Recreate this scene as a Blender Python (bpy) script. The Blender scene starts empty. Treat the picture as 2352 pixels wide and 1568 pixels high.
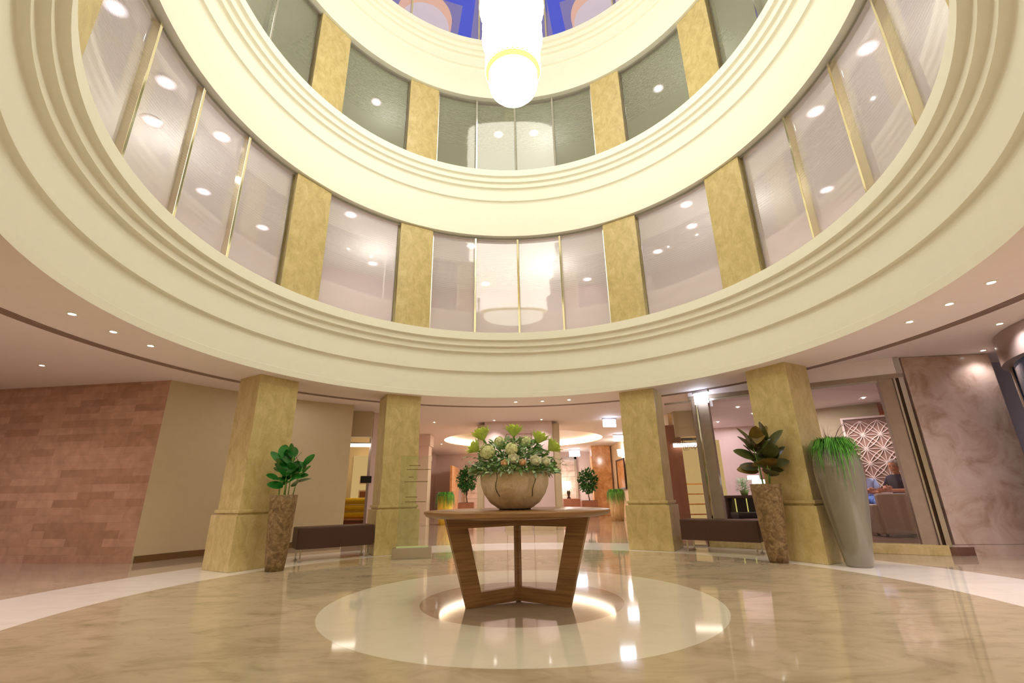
import bpy, bmesh, math, random
from math import sin, cos, pi, radians as R
from mathutils import Vector, Matrix
random.seed(7)
scene = bpy.context.scene
COL = scene.collection
# ------------------------------------------------------------------ camera
rt = Vector((0.99974687, 0.01547943, -0.01632756)); up = Vector((0.02037612, -0.31521439, 0.94880172)); fw = Vector((-0.00954023, 0.94889424, 0.31545001))
cd = bpy.data.cameras.new('camera'); cam = bpy.data.objects.new('camera', cd); COL.objects.link(cam)
cd.sensor_width = 36; cd.lens = 16.173; cd.clip_start = 0.05; cd.clip_end = 200
M = Matrix((( rt.x, up.x, -fw.x, 0), (rt.y, up.y, -fw.y, -5.1677), (rt.z, up.z, -fw.z, 1.0), (0, 0, 0, 1)))
cam.matrix_world = M
scene.camera = cam
scene.view_settings.view_transform = 'Standard'
scene.view_settings.look = 'None'
scene.view_settings.exposure = 0.07
scene.cycles.max_bounces = 8
scene.cycles.diffuse_bounces = 4
scene.cycles.glossy_bounces = 4
scene.cycles.transmission_bounces = 6
scene.cycles.transparent_max_bounces = 12
scene.cycles.sample_clamp_indirect = 4.0
scene.cycles.caustics_reflective = False
scene.cycles.caustics_refractive = False
scene.cycles.use_denoising = True

# ------------------------------------------------------------------ materials
def srgb(r, g, b):
    f = lambda c: (c/255/12.92 if c <= 10.3 else ((c/255+0.055)/1.055)**2.4)
    return (f(r), f(g), f(b), 1)
def newmat(name):
    m = bpy.data.materials.new(name); m.use_nodes = True
    nt = m.node_tree; nt.nodes.clear()
    o = nt.nodes.new('ShaderNodeOutputMaterial')
    return m, nt, o
def N(nt, t, **kw):
    n = nt.nodes.new(t)
    for k, v in kw.items():
        if k in n.inputs: n.inputs[k].default_value = v
        else: setattr(n, k, v)
    return n
def L(nt, a, ao, b, bi): nt.links.new(a.outputs[ao], b.inputs[bi])
def ramp(nt, stops, interp='LINEAR'):
    n = nt.nodes.new('ShaderNodeValToRGB'); cr = n.color_ramp; cr.interpolation = interp
    while len(cr.elements) > 1: cr.elements.remove(cr.elements[0])
    cr.elements[0].position = stops[0][0]; cr.elements[0].color = stops[0][1]
    for p, c in stops[1:]:
        e = cr.elements.new(p); e.color = c
    return n
def plain(name, col, rough=0.5, metal=0.0, spec=0.5, var=0.0, scale=8.0, bump=0.0, coat=0.0):
    m, nt, o = newmat(name)
    b = N(nt, 'ShaderNodeBsdfPrincipled', Roughness=rough, Metallic=metal)
    b.inputs['Specular IOR Level'].default_value = spec
    b.inputs['Coat Weight'].default_value = coat
    L(nt, b, 0, o, 0)
    tc = N(nt, 'ShaderNodeTexCoord'); nz = N(nt, 'ShaderNodeTexNoise', Scale=scale, Detail=4.0)
    L(nt, tc, 'Object', nz, 'Vector')
    v = max(var, 0.01)
    c1 = tuple(max(0, c*(1-v)) for c in col[:3])+(1,); c2 = tuple(min(1, c*(1+v)) for c in col[:3])+(1,)
    rp = ramp(nt, [(0.3, c1), (0.7, c2)]); L(nt, nz, 'Fac', rp, 0); L(nt, rp, 0, b, 'Base Color')
    if bump:
        bp = N(nt, 'ShaderNodeBump', Strength=bump, Distance=0.02); L(nt, nz, 'Fac', bp, 'Height'); L(nt, bp, 0, b, 'Normal')
    return m
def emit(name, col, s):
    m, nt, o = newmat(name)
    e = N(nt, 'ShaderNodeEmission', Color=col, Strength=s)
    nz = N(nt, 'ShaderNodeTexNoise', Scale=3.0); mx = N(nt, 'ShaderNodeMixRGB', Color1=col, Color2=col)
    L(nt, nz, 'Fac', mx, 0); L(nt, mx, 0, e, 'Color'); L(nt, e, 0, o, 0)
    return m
def marble(name, c_dark, c_mid, c_light, scale=3.0, rough=0.25, vein=None, stretch=(1, 1, 1), bump=0.0):
    m, nt, o = newmat(name)
    b = N(nt, 'ShaderNodeBsdfPrincipled', Roughness=rough); L(nt, b, 0, o, 0)
    tc = N(nt, 'ShaderNodeTexCoord'); mp = N(nt, 'ShaderNodeMapping'); mp.inputs['Scale'].default_value = stretch
    L(nt, tc, 'Object', mp, 'Vector')
    n1 = N(nt, 'ShaderNodeTexNoise', Scale=scale, Detail=8.0, Roughness=0.62, Distortion=0.8); L(nt, mp, 0, n1, 'Vector')
    r1 = ramp(nt, [(0.3, c_dark), (0.5, c_mid), (0.72, c_light)]); L(nt, n1, 'Fac', r1, 0)
    n2 = N(nt, 'ShaderNodeTexNoise', Scale=scale*1.4, Detail=6.0, Distortion=1.6); L(nt, mp, 0, n2, 'Vector')
    r2 = ramp(nt, [(0.485, (0, 0, 0, 1)), (0.5, (1, 1, 1, 1)), (0.515, (0, 0, 0, 1))]); L(nt, n2, 'Fac', r2, 0)
    mu = N(nt, 'ShaderNodeMath', operation='MULTIPLY'); mu.inputs[1].default_value = 0.35; L(nt, r2, 0, mu, 0)
    mx = N(nt, 'ShaderNodeMixRGB'); mx.inputs['Color2'].default_value = vein or c_light
    L(nt, mu, 0, mx, 0); L(nt, r1, 0, mx, 1); L(nt, mx, 0, b, 'Base Color')
    if bump:
        bp = N(nt, 'ShaderNodeBump', Strength=bump, Distance=0.01); L(nt, n1, 'Fac', bp, 'Height'); L(nt, bp, 0, b, 'Normal')
    return m

def floor_material():
    m, nt, o = newmat('polished_marble_floor')
    b = N(nt, 'ShaderNodeBsdfPrincipled', Roughness=0.06)
    b.inputs['Specular IOR Level'].default_value = 0.62
    L(nt, b, 0, o, 0)
    tc = N(nt, 'ShaderNodeTexCoord')
    sep = N(nt, 'ShaderNodeSeparateXYZ'); L(nt, tc, 'Object', sep, 0)
    cmb = N(nt, 'ShaderNodeCombineXYZ'); L(nt, sep, 0, cmb, 0); L(nt, sep, 1, cmb, 1)
    ln = N(nt, 'ShaderNodeVectorMath', operation='LENGTH'); L(nt, cmb, 0, ln, 0)
    dv = N(nt, 'ShaderNodeMath', operation='DIVIDE'); dv.inputs[1].default_value = 8.0; L(nt, ln, 'Value', dv, 0)
    tan_ = srgb(172, 154, 126); pale = srgb(218, 208, 184); beige = srgb(188, 170, 138); ring = srgb(238, 228, 212); outer = srgb(188, 168, 142)
    rp = ramp(nt, [(0, tan_), (0.985/8, pale), (1.896/8, beige), (4.385/8, ring), (5.66/8, outer)], 'CONSTANT')
    L(nt, dv, 0, rp, 0)
    # beige marble figure: cloudy patches, pale streaks and darker fossils
    mp = N(nt, 'ShaderNodeMapping'); mp.inputs['Scale'].default_value = (0.8, 1.5, 1); mp.inputs['Rotation'].default_value = (0, 0, 0.3)
    L(nt, tc, 'Object', mp, 'Vector')
    n1 = N(nt, 'ShaderNodeTexNoise', Scale=1.7, Detail=9.0, Roughness=0.6, Distortion=1.4); L(nt, mp, 0, n1, 'Vector')
    r1 = ramp(nt, [(0.28, (0.70, 0.68, 0.62, 1)), (0.5, (0.97, 0.97, 0.96, 1)), (0.7, (1.10, 1.09, 1.08, 1))]); L(nt, n1, 'Fac', r1, 0)
    vo = N(nt, 'ShaderNodeTexVoronoi', Scale=5.0); vo.feature = 'SMOOTH_F1'
    nd = N(nt, 'ShaderNodeVectorMath', operation='ADD'); n3 = N(nt, 'ShaderNodeTexNoise', Scale=3.0, Detail=3.0); L(nt, mp, 0, n3, 'Vector')
    L(nt, n3, 'Color', nd, 0); L(nt, mp, 0, nd, 1); L(nt, nd, 0, vo, 'Vector')
    r2 = ramp(nt, [(0.0, (0.86, 0.84, 0.80, 1)), (0.35, (1, 1, 1, 1))]); L(nt, vo, 'Distance', r2, 0)
    m1 = N(nt, 'ShaderNodeMixRGB', blend_type='MULTIPLY'); m1.inputs[0].default_value = 1.0; L(nt, r1, 0, m1, 1); L(nt, r2, 0, m1, 2)
    # marbling is weaker on the pale inlays
    msk = ramp(nt, [(0, (0.55,)*3+(1,)), (0.985/8, (0.22,)*3+(1,)), (1.896/8, (1, 1, 1, 1)), (4.385/8, (0.25,)*3+(1,)), (5.66/8, (0.9,)*3+(1,))], 'CONSTANT'); L(nt, dv, 0, msk, 0)
    m2 = N(nt, 'ShaderNodeMixRGB', blend_type='MULTIPLY'); L(nt, msk, 0, m2, 0); L(nt, rp, 0, m2, 1); L(nt, m1, 0, m2, 2)
    L(nt, m2, 0, b, 'Base Color')
    return m

def brick_mat(name, c1, c2, mortar, scale=1.0, bw=0.9, rh=0.16, rough=0.35, ms=0.004, vertical=True):
    m, nt, o = newmat(name)
    b = N(nt, 'ShaderNodeBsdfPrincipled', Roughness=rough); L(nt, b, 0, o, 0)
    tc = N(nt, 'ShaderNodeTexCoord'); sep = N(nt, 'ShaderNodeSeparateXYZ'); L(nt, tc, 'Object', sep, 0)
    cmb = N(nt, 'ShaderNodeCombineXYZ'); L(nt, sep, 0, cmb, 0); L(nt, sep, 2, cmb, 1)
    br = N(nt, 'ShaderNodeTexBrick', Color1=c1, Color2=c2, Mortar=mortar, Scale=scale)
    br.inputs['Mortar Size'].default_value = ms; br.inputs['Brick Width'].default_value = bw; br.inputs['Row Height'].default_value = rh
    br.inputs['Mortar Smooth'].default_value = 0.3; br.offset = 0.37
    L(nt, cmb, 0, br, 'Vector')
    nz = N(nt, 'ShaderNodeTexNoise', Scale=5.0, Detail=8.0, Distortion=0.6); L(nt, tc, 'Object', nz, 'Vector')
    rp = ramp(nt, [(0.3, (0.85, 0.83, 0.8, 1)), (0.7, (1.12, 1.1, 1.08, 1))]); L(nt, nz, 'Fac', rp, 0)
    mx = N(nt, 'ShaderNodeMixRGB', blend_type='MULTIPLY'); mx.inputs[0].default_value = 1.0; L(nt, br, 0, mx, 1); L(nt, rp, 0, mx, 2)
    L(nt, mx, 0, b, 'Base Color')
    return m

def wood(name, c1, c2, rough=0.3, axis='X'):
    m, nt, o = newmat(name)
    b = N(nt, 'ShaderNodeBsdfPrincipled', Roughness=rough); L(nt, b, 0, o, 0)
    tc = N(nt, 'ShaderNodeTexCoord'); mp = N(nt, 'ShaderNodeMapping')
    mp.inputs['Scale'].default_value = (1.2, 1.2, 28) if axis == 'X' else (28, 28, 1.2)
    L(nt, tc, 'Object', mp, 'Vector')
    nz = N(nt, 'ShaderNodeTexNoise', Scale=1.6, Detail=6.0, Distortion=0.3); L(nt, mp, 0, nz, 'Vector')
    rp = ramp(nt, [(0.3, c1), (0.7, c2)]); L(nt, nz, 'Fac', rp, 0); L(nt, rp, 0, b, 'Base Color')
    return m

def sheen(nt, extra):
    lw = N(nt, 'ShaderNodeLayerWeight', Blend=0.5); pw = N(nt, 'ShaderNodeMath', operation='POWER'); pw.inputs[1].default_value = 4.0
    L(nt, lw, 'Facing', pw, 0); ma = N(nt, 'ShaderNodeMath', operation='MULTIPLY_ADD'); ma.inputs[1].default_value = 0.8; ma.inputs[2].default_value = 0.04+extra
    L(nt, pw, 0, ma, 0); return ma
def frosted(name, veil, fac, tint=(0.93, 0.93, 0.93, 1), gloss=0.10):
    """frosted pane with fine horizontal etched lines, clear polish on top"""
    m, nt, o = newmat(name)
    tr = N(nt, 'ShaderNodeBsdfTransparent', Color=tint)
    df = N(nt, 'ShaderNodeBsdfDiffuse', Color=veil); tl = N(nt, 'ShaderNodeBsdfTranslucent', Color=veil)
    mm = N(nt, 'ShaderNodeMixShader'); mm.inputs[0].default_value = 0.45; L(nt, df, 0, mm, 1); L(nt, tl, 0, mm, 2)
    tc = N(nt, 'ShaderNodeTexCoord'); sep = N(nt, 'ShaderNodeSeparateXYZ'); L(nt, tc, 'Object', sep, 0)
    # height in the pane 0..1 (panes are about 2.5 m tall, local z from 0)
    hz = N(nt, 'ShaderNodeMath', operation='MULTIPLY'); hz.inputs[1].default_value = 2*pi*22; L(nt, sep, 2, hz, 0)
    sn = N(nt, 'ShaderNodeMath', operation='SINE'); L(nt, hz, 0, sn, 0)
    st = ramp(nt, [(0.70, (0, 0, 0, 1)), (0.95, (1, 1, 1, 1))]); L(nt, sn, 0, st, 0)
    zr = N(nt, 'ShaderNodeMapRange'); zr.inputs['From Min'].default_value = 0.9; zr.inputs['From Max'].default_value = 2.3; L(nt, sep, 2, zr, 0)
    band = ramp(nt, [(0.0, (0, 0, 0, 1)), (0.45, (1, 1, 1, 1)), (0.95, (0.5, 0.5, 0.5, 1)), (1, (0.2,)*3+(1,))]); L(nt, zr, 0, band, 0)
    ml = N(nt, 'ShaderNodeMath', operation='MULTIPLY'); L(nt, st, 0, ml, 0); L(nt, band, 0, ml, 1)
    m3 = N(nt, 'ShaderNodeMath', operation='MULTIPLY_ADD'); m3.inputs[1].default_value = -0.30; m3.inputs[2].default_value = fac; L(nt, ml, 0, m3, 0)
    m1 = N(nt, 'ShaderNodeMixShader'); L(nt, m3, 0, m1, 0); L(nt, tr, 0, m1, 1); L(nt, mm, 0, m1, 2)
    gl = N(nt, 'ShaderNodeBsdfGlossy', Roughness=0.03, Color=(1, 1, 1, 1))
    ad = sheen(nt, gloss)
    m2 = N(nt, 'ShaderNodeMixShader'); L(nt, ad, 0, m2, 0); L(nt, m1, 0, m2, 1); L(nt, gl, 0, m2, 2)
    L(nt, m2, 0, o, 0)
    return m
def clear_glass(name, tint=(0.94, 0.97, 0.95, 1), extra=0.02):
    m, nt, o = newmat(name)
    tr = N(nt, 'ShaderNodeBsdfTransparent', Color=tint); gl = N(nt, 'ShaderNodeBsdfGlossy', Roughness=0.01)
    ad = sheen(nt, extra); mx = N(nt, 'ShaderNodeMixShader'); L(nt, ad, 0, mx, 0); L(nt, tr, 0, mx, 1); L(nt, gl, 0, mx, 2); L(nt, mx, 0, o, 0)
    return m
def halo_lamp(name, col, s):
    """lamp disc with a hot middle; its blurred glow is painted as fading emission"""
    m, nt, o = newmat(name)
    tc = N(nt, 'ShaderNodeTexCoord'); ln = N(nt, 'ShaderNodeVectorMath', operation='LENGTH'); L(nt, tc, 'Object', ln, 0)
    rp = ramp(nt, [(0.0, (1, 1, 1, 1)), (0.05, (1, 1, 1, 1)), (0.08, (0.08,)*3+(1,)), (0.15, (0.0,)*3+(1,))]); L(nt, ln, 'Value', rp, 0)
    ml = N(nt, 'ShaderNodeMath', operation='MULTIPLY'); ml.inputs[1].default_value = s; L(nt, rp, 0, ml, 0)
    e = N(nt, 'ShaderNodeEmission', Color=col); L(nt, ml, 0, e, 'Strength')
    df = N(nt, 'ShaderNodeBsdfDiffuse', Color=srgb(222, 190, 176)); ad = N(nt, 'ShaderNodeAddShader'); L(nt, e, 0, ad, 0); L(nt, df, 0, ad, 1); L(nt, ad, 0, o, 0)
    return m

MF = floor_material()
PLASTER = plain('cream_plaster', srgb(240, 238, 222), 0.6, var=0.01)
CEIL = plain('white_plaster_ceiling', srgb(240, 228, 224), 0.7, var=0.01)
COLM = marble('golden_marble', srgb(178, 158, 104), srgb(198, 177, 120), srgb(212, 193, 140), 7, 0.28, srgb(228, 214, 170), (1, 1, 0.6))
PINKM = marble('pink_marble', srgb(164, 132, 110), srgb(196, 170, 152), srgb(210, 188, 172), 2.4, 0.2, srgb(190, 166, 150))
STONEW = brick_mat('pink_stone_cladding', srgb(196, 156, 130), srgb(170, 130, 104), srgb(164, 126, 102), bw=0.75, rh=0.13, ms=0.0015, rough=0.14)
BEIGEW = plain('beige_wall_paint', srgb(200, 182, 146), 0.6, var=0.02)
PINKW = plain('soft_pink_wall', srgb(220, 196, 186), 0.6, var=0.02)
REDBRICK = brick_mat('red_brick_wall', srgb(176, 84, 56), srgb(158, 74, 50), srgb(130, 66, 46), bw=0.22, rh=0.07, ms=0.006, rough=0.7)
BROWNSTONE = plain('brown_stone', srgb(146, 96, 74), 0.4, var=0.12, scale=4)
CHROME = plain('polished_chrome', (0.82, 0.80, 0.74, 1), 0.08, 1.0)
SATIN = plain('satin_steel', (0.55, 0.53, 0.5, 1), 0.3, 1.0)
BRASSY = plain('brass_chrome', (0.85, 0.78, 0.55, 1), 0.10, 1.0)
DKMETAL = plain('dark_bronze', srgb(70, 55, 45), 0.35, 0.8)
FROST2 = frosted('frosted_glass_pink', srgb(200, 190, 196), 0.62, gloss=0.06)
FROST3 = frosted('frosted_glass_green', srgb(150, 158, 132), 0.60, gloss=0.06)
BLUEG = frosted('blue_night_glass', srgb(60, 70, 190), 0.12, (0.85, 0.9, 1, 1), gloss=0.03)
GLASS = clear_glass('clear_glass')
GLASSD = clear_glass('storefront_glass', (0.95, 0.95, 0.95, 1), 0.03)
CHANDM = emit('chandelier_crystal', (1.0, 0.94, 0.78, 1), 5.0)
CHANDR = emit('chandelier_gold_band', (1.0, 0.95, 0.22, 1), 1.6)
CHANDB = emit('chandelier_bowl', (1.0, 0.97, 0.75, 1), 3.5)
LAMP = emit('lamp_white', (1, 0.95, 0.9, 1), 40)
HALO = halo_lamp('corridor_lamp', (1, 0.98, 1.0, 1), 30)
SIGNM = emit('exit_sign_white', (0.80, 0.87, 1.0, 1), 9)
COVE = emit('cove_light', (1.0, 0.85, 0.66, 1), 9)
WALNUT = wood('walnut_wood', srgb(118, 82, 46), srgb(160, 118, 72))
WALNUT_D = wood('dark_walnut', srgb(40, 24, 16), srgb(62, 38, 26))
LEATHER = plain('dark_brown_leather', srgb(74, 48, 38), 0.45, var=0.08, scale=30)
BOWLM = marble('travertine_bowl', srgb(196, 172, 128), srgb(220, 200, 158), srgb(236, 220, 186), 6, 0.55, srgb(150, 118, 80))
ROUGHPOT = marble('mosaic_stone_pot', srgb(80, 60, 36), srgb(124, 98, 62), srgb(164, 138, 98), 16, 0.6, srgb(180, 156, 116), bump=0.8)
VASEM = plain('grey_glazed_ceramic', srgb(122, 116, 98), 0.07, spec=0.7, var=0.03, coat=0.5)
SOIL = plain('dark_soil', srgb(50, 34, 22), 0.9, var=0.3, scale=40, bump=0.5)
def leafmat(name, c, rough=0.3):
    m = plain(name, c, rough, var=0.35, scale=9)
    return m
LEAF = leafmat('rubber_leaf_green', srgb(34, 108, 34), 0.25)
LEAFD = leafmat('rubber_leaf_dark', srgb(78, 84, 40), 0.3)
LEAFB = leafmat('rubber_leaf_brown', srgb(120, 96, 42), 0.3)
GRASS = leafmat('grass_green', srgb(92, 160, 52), 0.4)
GRASSD = leafmat('deep_grass', srgb(50, 112, 32), 0.4)
EUCA = leafmat('silver_green_leaf', srgb(176, 200, 158), 0.5)
EUCAD = leafmat('sage_green_leaf', srgb(122, 164, 88), 0.5)
TREEG = leafmat('tree_leaf', srgb(44, 96, 38), 0.4)
LIME = plain('lime_petal', srgb(220, 236, 120), 0.5, var=0.2, scale=20)
CREAMP = plain('cream_petal', srgb(250, 246, 214), 0.6, var=0.1, scale=20)
HYDR = plain('hydrangea_petal', srgb(222, 226, 164), 0.6, var=0.25, scale=40)
PEACH = plain('peach_petal', srgb(250, 214, 170), 0.6, var=0.1, scale=20)
STEMG = plain('stem_green', srgb(128, 170, 76), 0.5, var=0.15)
TRUNK = plain('trunk_brown', srgb(92, 66, 46), 0.8, var=0.25, scale=15)
UPH = plain('taupe_upholstery', srgb(200, 176, 162), 0.7, var=0.05, scale=20)
SKIN = plain('skin', srgb(206, 140, 110), 0.5, var=0.05)
HAIR = plain('grey_hair', srgb(186, 172, 160), 0.8, var=0.25, scale=60, bump=0.4)
SHIRT = plain('navy_shirt', srgb(44, 36, 60), 0.8, var=0.15)
JEANS = plain('blue_jeans', srgb(110, 140, 200), 0.8, var=0.15, scale=20)
LSHIRT = plain('pale_blue_shirt', srgb(176, 190, 226), 0.8, var=0.1)
BLACK = plain('matt_black', srgb(22, 18, 16), 0.5)
YELLOW = plain('yellow_fabric', srgb(240, 196, 40), 0.6, var=0.05)
GOLDW = emit('warm_glow_panel', (0.85, 0.56, 0.22, 1), 0.6)  # warm shop light put into back wall and door as emission
YLED = emit('yellow_led_strip', (0.80, 0.72, 0.18, 1), 0.8)
LATM = plain('bronze_champagne_metal', srgb(236, 212, 196), 0.3, 0.3, var=0.03)
BLUEW = emit('blue_glow_strip', (0.06, 0.10, 0.80, 1), 0.8)
LAVW = emit('lavender_glow_surface', (0.33, 0.26, 0.55, 1), 0.75)  # lavender light put into wall and ceiling as emission
ORANGEM = marble('amber_marble', srgb(190, 130, 78), srgb(220, 160, 104), srgb(238, 190, 140), 3, 0.15)
BASEB = plain('brown_baseboard', srgb(112, 84, 46), 0.4, var=0.1)
GREYM = plain('grey_stone_jamb', srgb(158, 138, 118), 0.3, var=0.08)
GREYP = plain('grey_slot_metal', srgb(150, 124, 112), 0.5, var=0.03)
BLUER = plain('blue_reflective_glass', srgb(70, 110, 170), 0.05, 0.3)
PAPER = plain('cream_panel', srgb(236, 214, 180), 0.5, var=0.02)

# ------------------------------------------------------------------ builders
def link(name, me, mat, parent=None, loc=(0, 0, 0), rz=0.0):
    o = bpy.data.objects.new(name, me); COL.objects.link(o)
    if mat is not None:
        for mm in (mat if isinstance(mat, (list, tuple)) else [mat]): me.materials.append(mm)
    if parent is not None: o.parent = parent
    o.location = loc; o.rotation_euler = (0, 0, rz)
    return o
def fin(name, bm, mat, parent=None, loc=(0, 0, 0), rz=0.0, smooth=False, recalc=True):
    if recalc: bmesh.ops.recalc_face_normals(bm, faces=bm.faces)
    if smooth:
        for f in bm.faces: f.smooth = True
    me = bpy.data.meshes.new(name); bm.to_mesh(me); bm.free()
    return link(name, me, mat, parent, loc, rz)
def thing(name, label, cat, loc=(0, 0, 0), rz=0.0, group=None):
    o = bpy.data.objects.new(name, None); COL.objects.link(o); o.empty_display_size = 0.2
    o.location = loc; o.rotation_euler = (0, 0, rz)
    return tag(o, label, cat, group)
def tag(o, label, cat, group=None):
    o['label'] = label; o['category'] = cat
    if group: o['group'] = group
    return o
def struct(o):
    o['kind'] = 'structure'; return o
def stuff(o, label=None, cat=None):
    o['kind'] = 'stuff'
    if label: o['label'] = label; o['category'] = cat
    return o
def box(bm, x0, x1, y0, y1, z0, z1, bev=0.0, mtx=None, mi=0):
    vs = [bm.verts.new((x, y, z)) for z in (z0, z1) for y in (y0, y1) for x in (x0, x1)]
    fs = [bm.faces.new([vs[i] for i in q]) for q in ((0, 2, 3, 1), (4, 5, 7, 6), (0, 1, 5, 4), (2, 6, 7, 3), (0, 4, 6, 2), (1, 3, 7, 5))]
    for f in fs: f.material_index = mi
    if mtx is not None:
        for v in vs: v.co = mtx @ v.co
    if bev:
        es = list({e for f in fs for e in f.edges})
        bmesh.ops.bevel(bm, geom=es, offset=bev, segments=2, profile=0.6, affect='EDGES')
    return vs
def prism(bm, poly, z0, z1, mi=0):
    a = [bm.verts.new((x, y, z0)) for x, y in poly]; b = [bm.verts.new((x, y, z1)) for x, y in poly]
    n = len(poly); fs = [bm.faces.new(a[::-1]), bm.faces.new(b)]
    for i in range(n): fs.append(bm.faces.new((a[i], a[(i+1) % n], b[(i+1) % n], b[i])))
    for f in fs: f.material_index = mi
def lathe(bm, prof, seg=48, a0=0.0, a1=2*pi, c=(0, 0), cap=False, split=True, mi=0):
    """profile of (r,z); az from +y toward +x. split: each profile segment keeps its own verts (crisp corners)"""
    full = abs(a1-a0-2*pi) < 1e-6; n = seg if full else seg+1
    def ringv(r, z):
        return [bm.verts.new((c[0]+r*sin(a0+(a1-a0)*i/seg), c[1]+r*cos(a0+(a1-a0)*i/seg), z)) for i in range(n)]
    rings = None
    for k in range(len(prof)-1):
        if split or rings is None: A = ringv(*prof[k])
        else: A = rings
        B = ringv(*prof[k+1]); rings = B
        for i in range(seg):
            j = (i+1) % n
            f = bm.faces.new((A[i], A[j], B[j], B[i])); f.smooth = True; f.material_index = mi
    return bm
def revolve(bm, prof, seg=40, c=(0, 0, 0), mi=0):
    """smooth solid of revolution with shared verts; r=0 ends are closed"""
    prev = None
    for r, z in prof:
        if r < 1e-5: cur = [bm.verts.new((c[0], c[1], c[2]+z))]
        else: cur = [bm.verts.new((c[0]+r*cos(2*pi*i/seg), c[1]+r*sin(2*pi*i/seg), c[2]+z)) for i in range(seg)]
        if prev is not None:
            for i in range(seg):
                j = (i+1) % seg
                if len(prev) == 1 and len(cur) == 1: continue
                if len(prev) == 1: f = bm.faces.new((prev[0], cur[j], cur[i]))
                elif len(cur) == 1: f = bm.faces.new((prev[i], prev[j], cur[0]))
                else: f = bm.faces.new((prev[i], prev[j], cur[j], cur[i]))
                f.smooth = True; f.material_index = mi
        prev = cur
def tube(bm, pts, r, seg=8, r2=None, mi=0):
    pts = [Vector(p) for p in pts]; prev = None; n = len(pts)
    for k, p in enumerate(pts):
        d = (pts[min(k+1, n-1)]-pts[max(k-1, 0)]).normalized()
        a = d.orthogonal().normalized() if prev is None else prev_a
        a = (a-d*a.dot(d)).normalized(); b = d.cross(a); prev_a = a
        rr = r if r2 is None else r+(r2-r)*k/(n-1)
        ring = [bm.verts.new(p+(a*cos(2*pi*i/seg)+b*sin(2*pi*i/seg))*rr) for i in range(seg)]
        if prev is not None:
            for i in range(seg):
                f = bm.faces.new((prev[i], prev[(i+1) % seg], ring[(i+1) % seg], ring[i])); f.smooth = True; f.material_index = mi
        else: bm.faces.new(ring[::-1]).material_index = mi
        prev = ring
    bm.faces.new(prev).material_index = mi
def ellipsoid(bm, c, r, seg=16, rings=10, mi=0, noise=0.0):
    c = Vector(c); rows = []
    for j in range(rings+1):
        t = pi*j/rings
        if j in (0, rings): rows.append([bm.verts.new(c+Vector((0, 0, r[2]*cos(t))))]); continue
        rows.append([bm.verts.new(c+Vector((r[0]*sin(t)*cos(2*pi*i/seg), r[1]*sin(t)*sin(2*pi*i/seg), r[2]*cos(t)))*(1+random.uniform(-noise, noise))) for i in range(seg)])
    for j in range(rings):
        A, B = rows[j], rows[j+1]
        for i in range(seg):
            k = (i+1) % seg
            if len(A) == 1: f = bm.faces.new((A[0], B[i], B[k]))
            elif len(B) == 1: f = bm.faces.new((A[i], B[0], A[k]))
            else: f = bm.faces.new((A[i], B[i], B[k], A[k]))
            f.smooth = True; f.material_index = mi
def leaf(bm, base, direc, nrm, length, width, droop=0.3, fold=0.15, rows=6, tip=1.0, mi=0):
    """a pointed oval blade with a midrib fold and a droop"""
    base = Vector(base); d = Vector(direc).normalized(); n = Vector(nrm); n = (n-d*n.dot(d)).normalized() if abs(n.dot(d)) < 0.98*n.length else d.orthogonal().normalized()
    s = d.cross(n)
    prev = None; p = base.copy(); step = length/rows
    for k in range(rows+1):
        t = k/rows
        w = width*0.5*(sin(pi*min(1, t**0.85*0.97+0.015)))**0.62 if k < rows else 0.0008
        if k == 0: w = width*0.06
        a = bm.verts.new(p+s*w+n*fold*w); c = bm.verts.new(p); b = bm.verts.new(p-s*w+n*fold*w)
        if prev:
            for q in ((prev[0], prev[1], c, a), (prev[1], prev[2], b, c)):
                f = bm.faces.new(q); f.smooth = True; f.material_index = mi
        prev = (a, c, b)
        ang = droop/rows
        d2 = (d*cos(ang)-n*sin(ang)).normalized(); n = (n*cos(ang)+d*sin(ang)).normalized(); d = d2
        p = p+d*step
def blade(bm, pts, w, mi=0):
    """thin grass blade following points"""
    pts = [Vector(p) for p in pts]; prev = None; n = len(pts)
    d0 = (pts[-1]-pts[0]); s = Vector((d0.y, -d0.x, 0)); s = s.normalized() if s.length > 1e-4 else Vector((1, 0, 0))
    for k, p in enumerate(pts):
        ww = w*(1-0.85*k/(n-1))
        a = bm.verts.new(p+s*ww/2); b = bm.verts.new(p-s*ww/2)
        if prev: bm.faces.new((prev[0], prev[1], b, a)).material_index = mi
        prev = (a, b)
def polar(r, azd, z=0.0): return Vector((r*sin(R(azd)), r*cos(R(azd)), z))

# ------------------------------------------------------------------ ground floor shell
C0 = 1.1   # azimuth of the atrium's axis of symmetry, degrees
bm = bmesh.new(); box(bm, -13, 15, -10, 24, -0.1, 0.0); struct(fin('floor', bm, MF))
def plate_with_holes(name, outline, holes, z, mat):
    cu = bpy.data.curves.new(name, 'CURVE'); cu.dimensions = '2D'; cu.fill_mode = 'BOTH'
    for poly in [outline]+holes:
        sp = cu.splines.new('POLY'); sp.points.add(len(poly)-1)
        for i, (x, y) in enumerate(poly): sp.points[i].co = (x, y, 0, 1)
        sp.use_cyclic_u = True
    tmp = bpy.data.objects.new('tmp', cu); COL.objects.link(tmp)
    bpy.context.view_layer.update()
    dg = bpy.context.evaluated_depsgraph_get()
    me = bpy.data.meshes.new_from_object(tmp.evaluated_get(dg))
    bpy.data.objects.remove(tmp); bpy.data.curves.remove(cu)
    me.materials.clear()
    o = link(name, me, mat); o.location.z = z
    return o
circ = lambda cx, cy, r, n=96: [(cx+r*cos(2*pi*i/n), cy+r*sin(2*pi*i/n)) for i in range(n)]
CZ = 3.17
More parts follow.
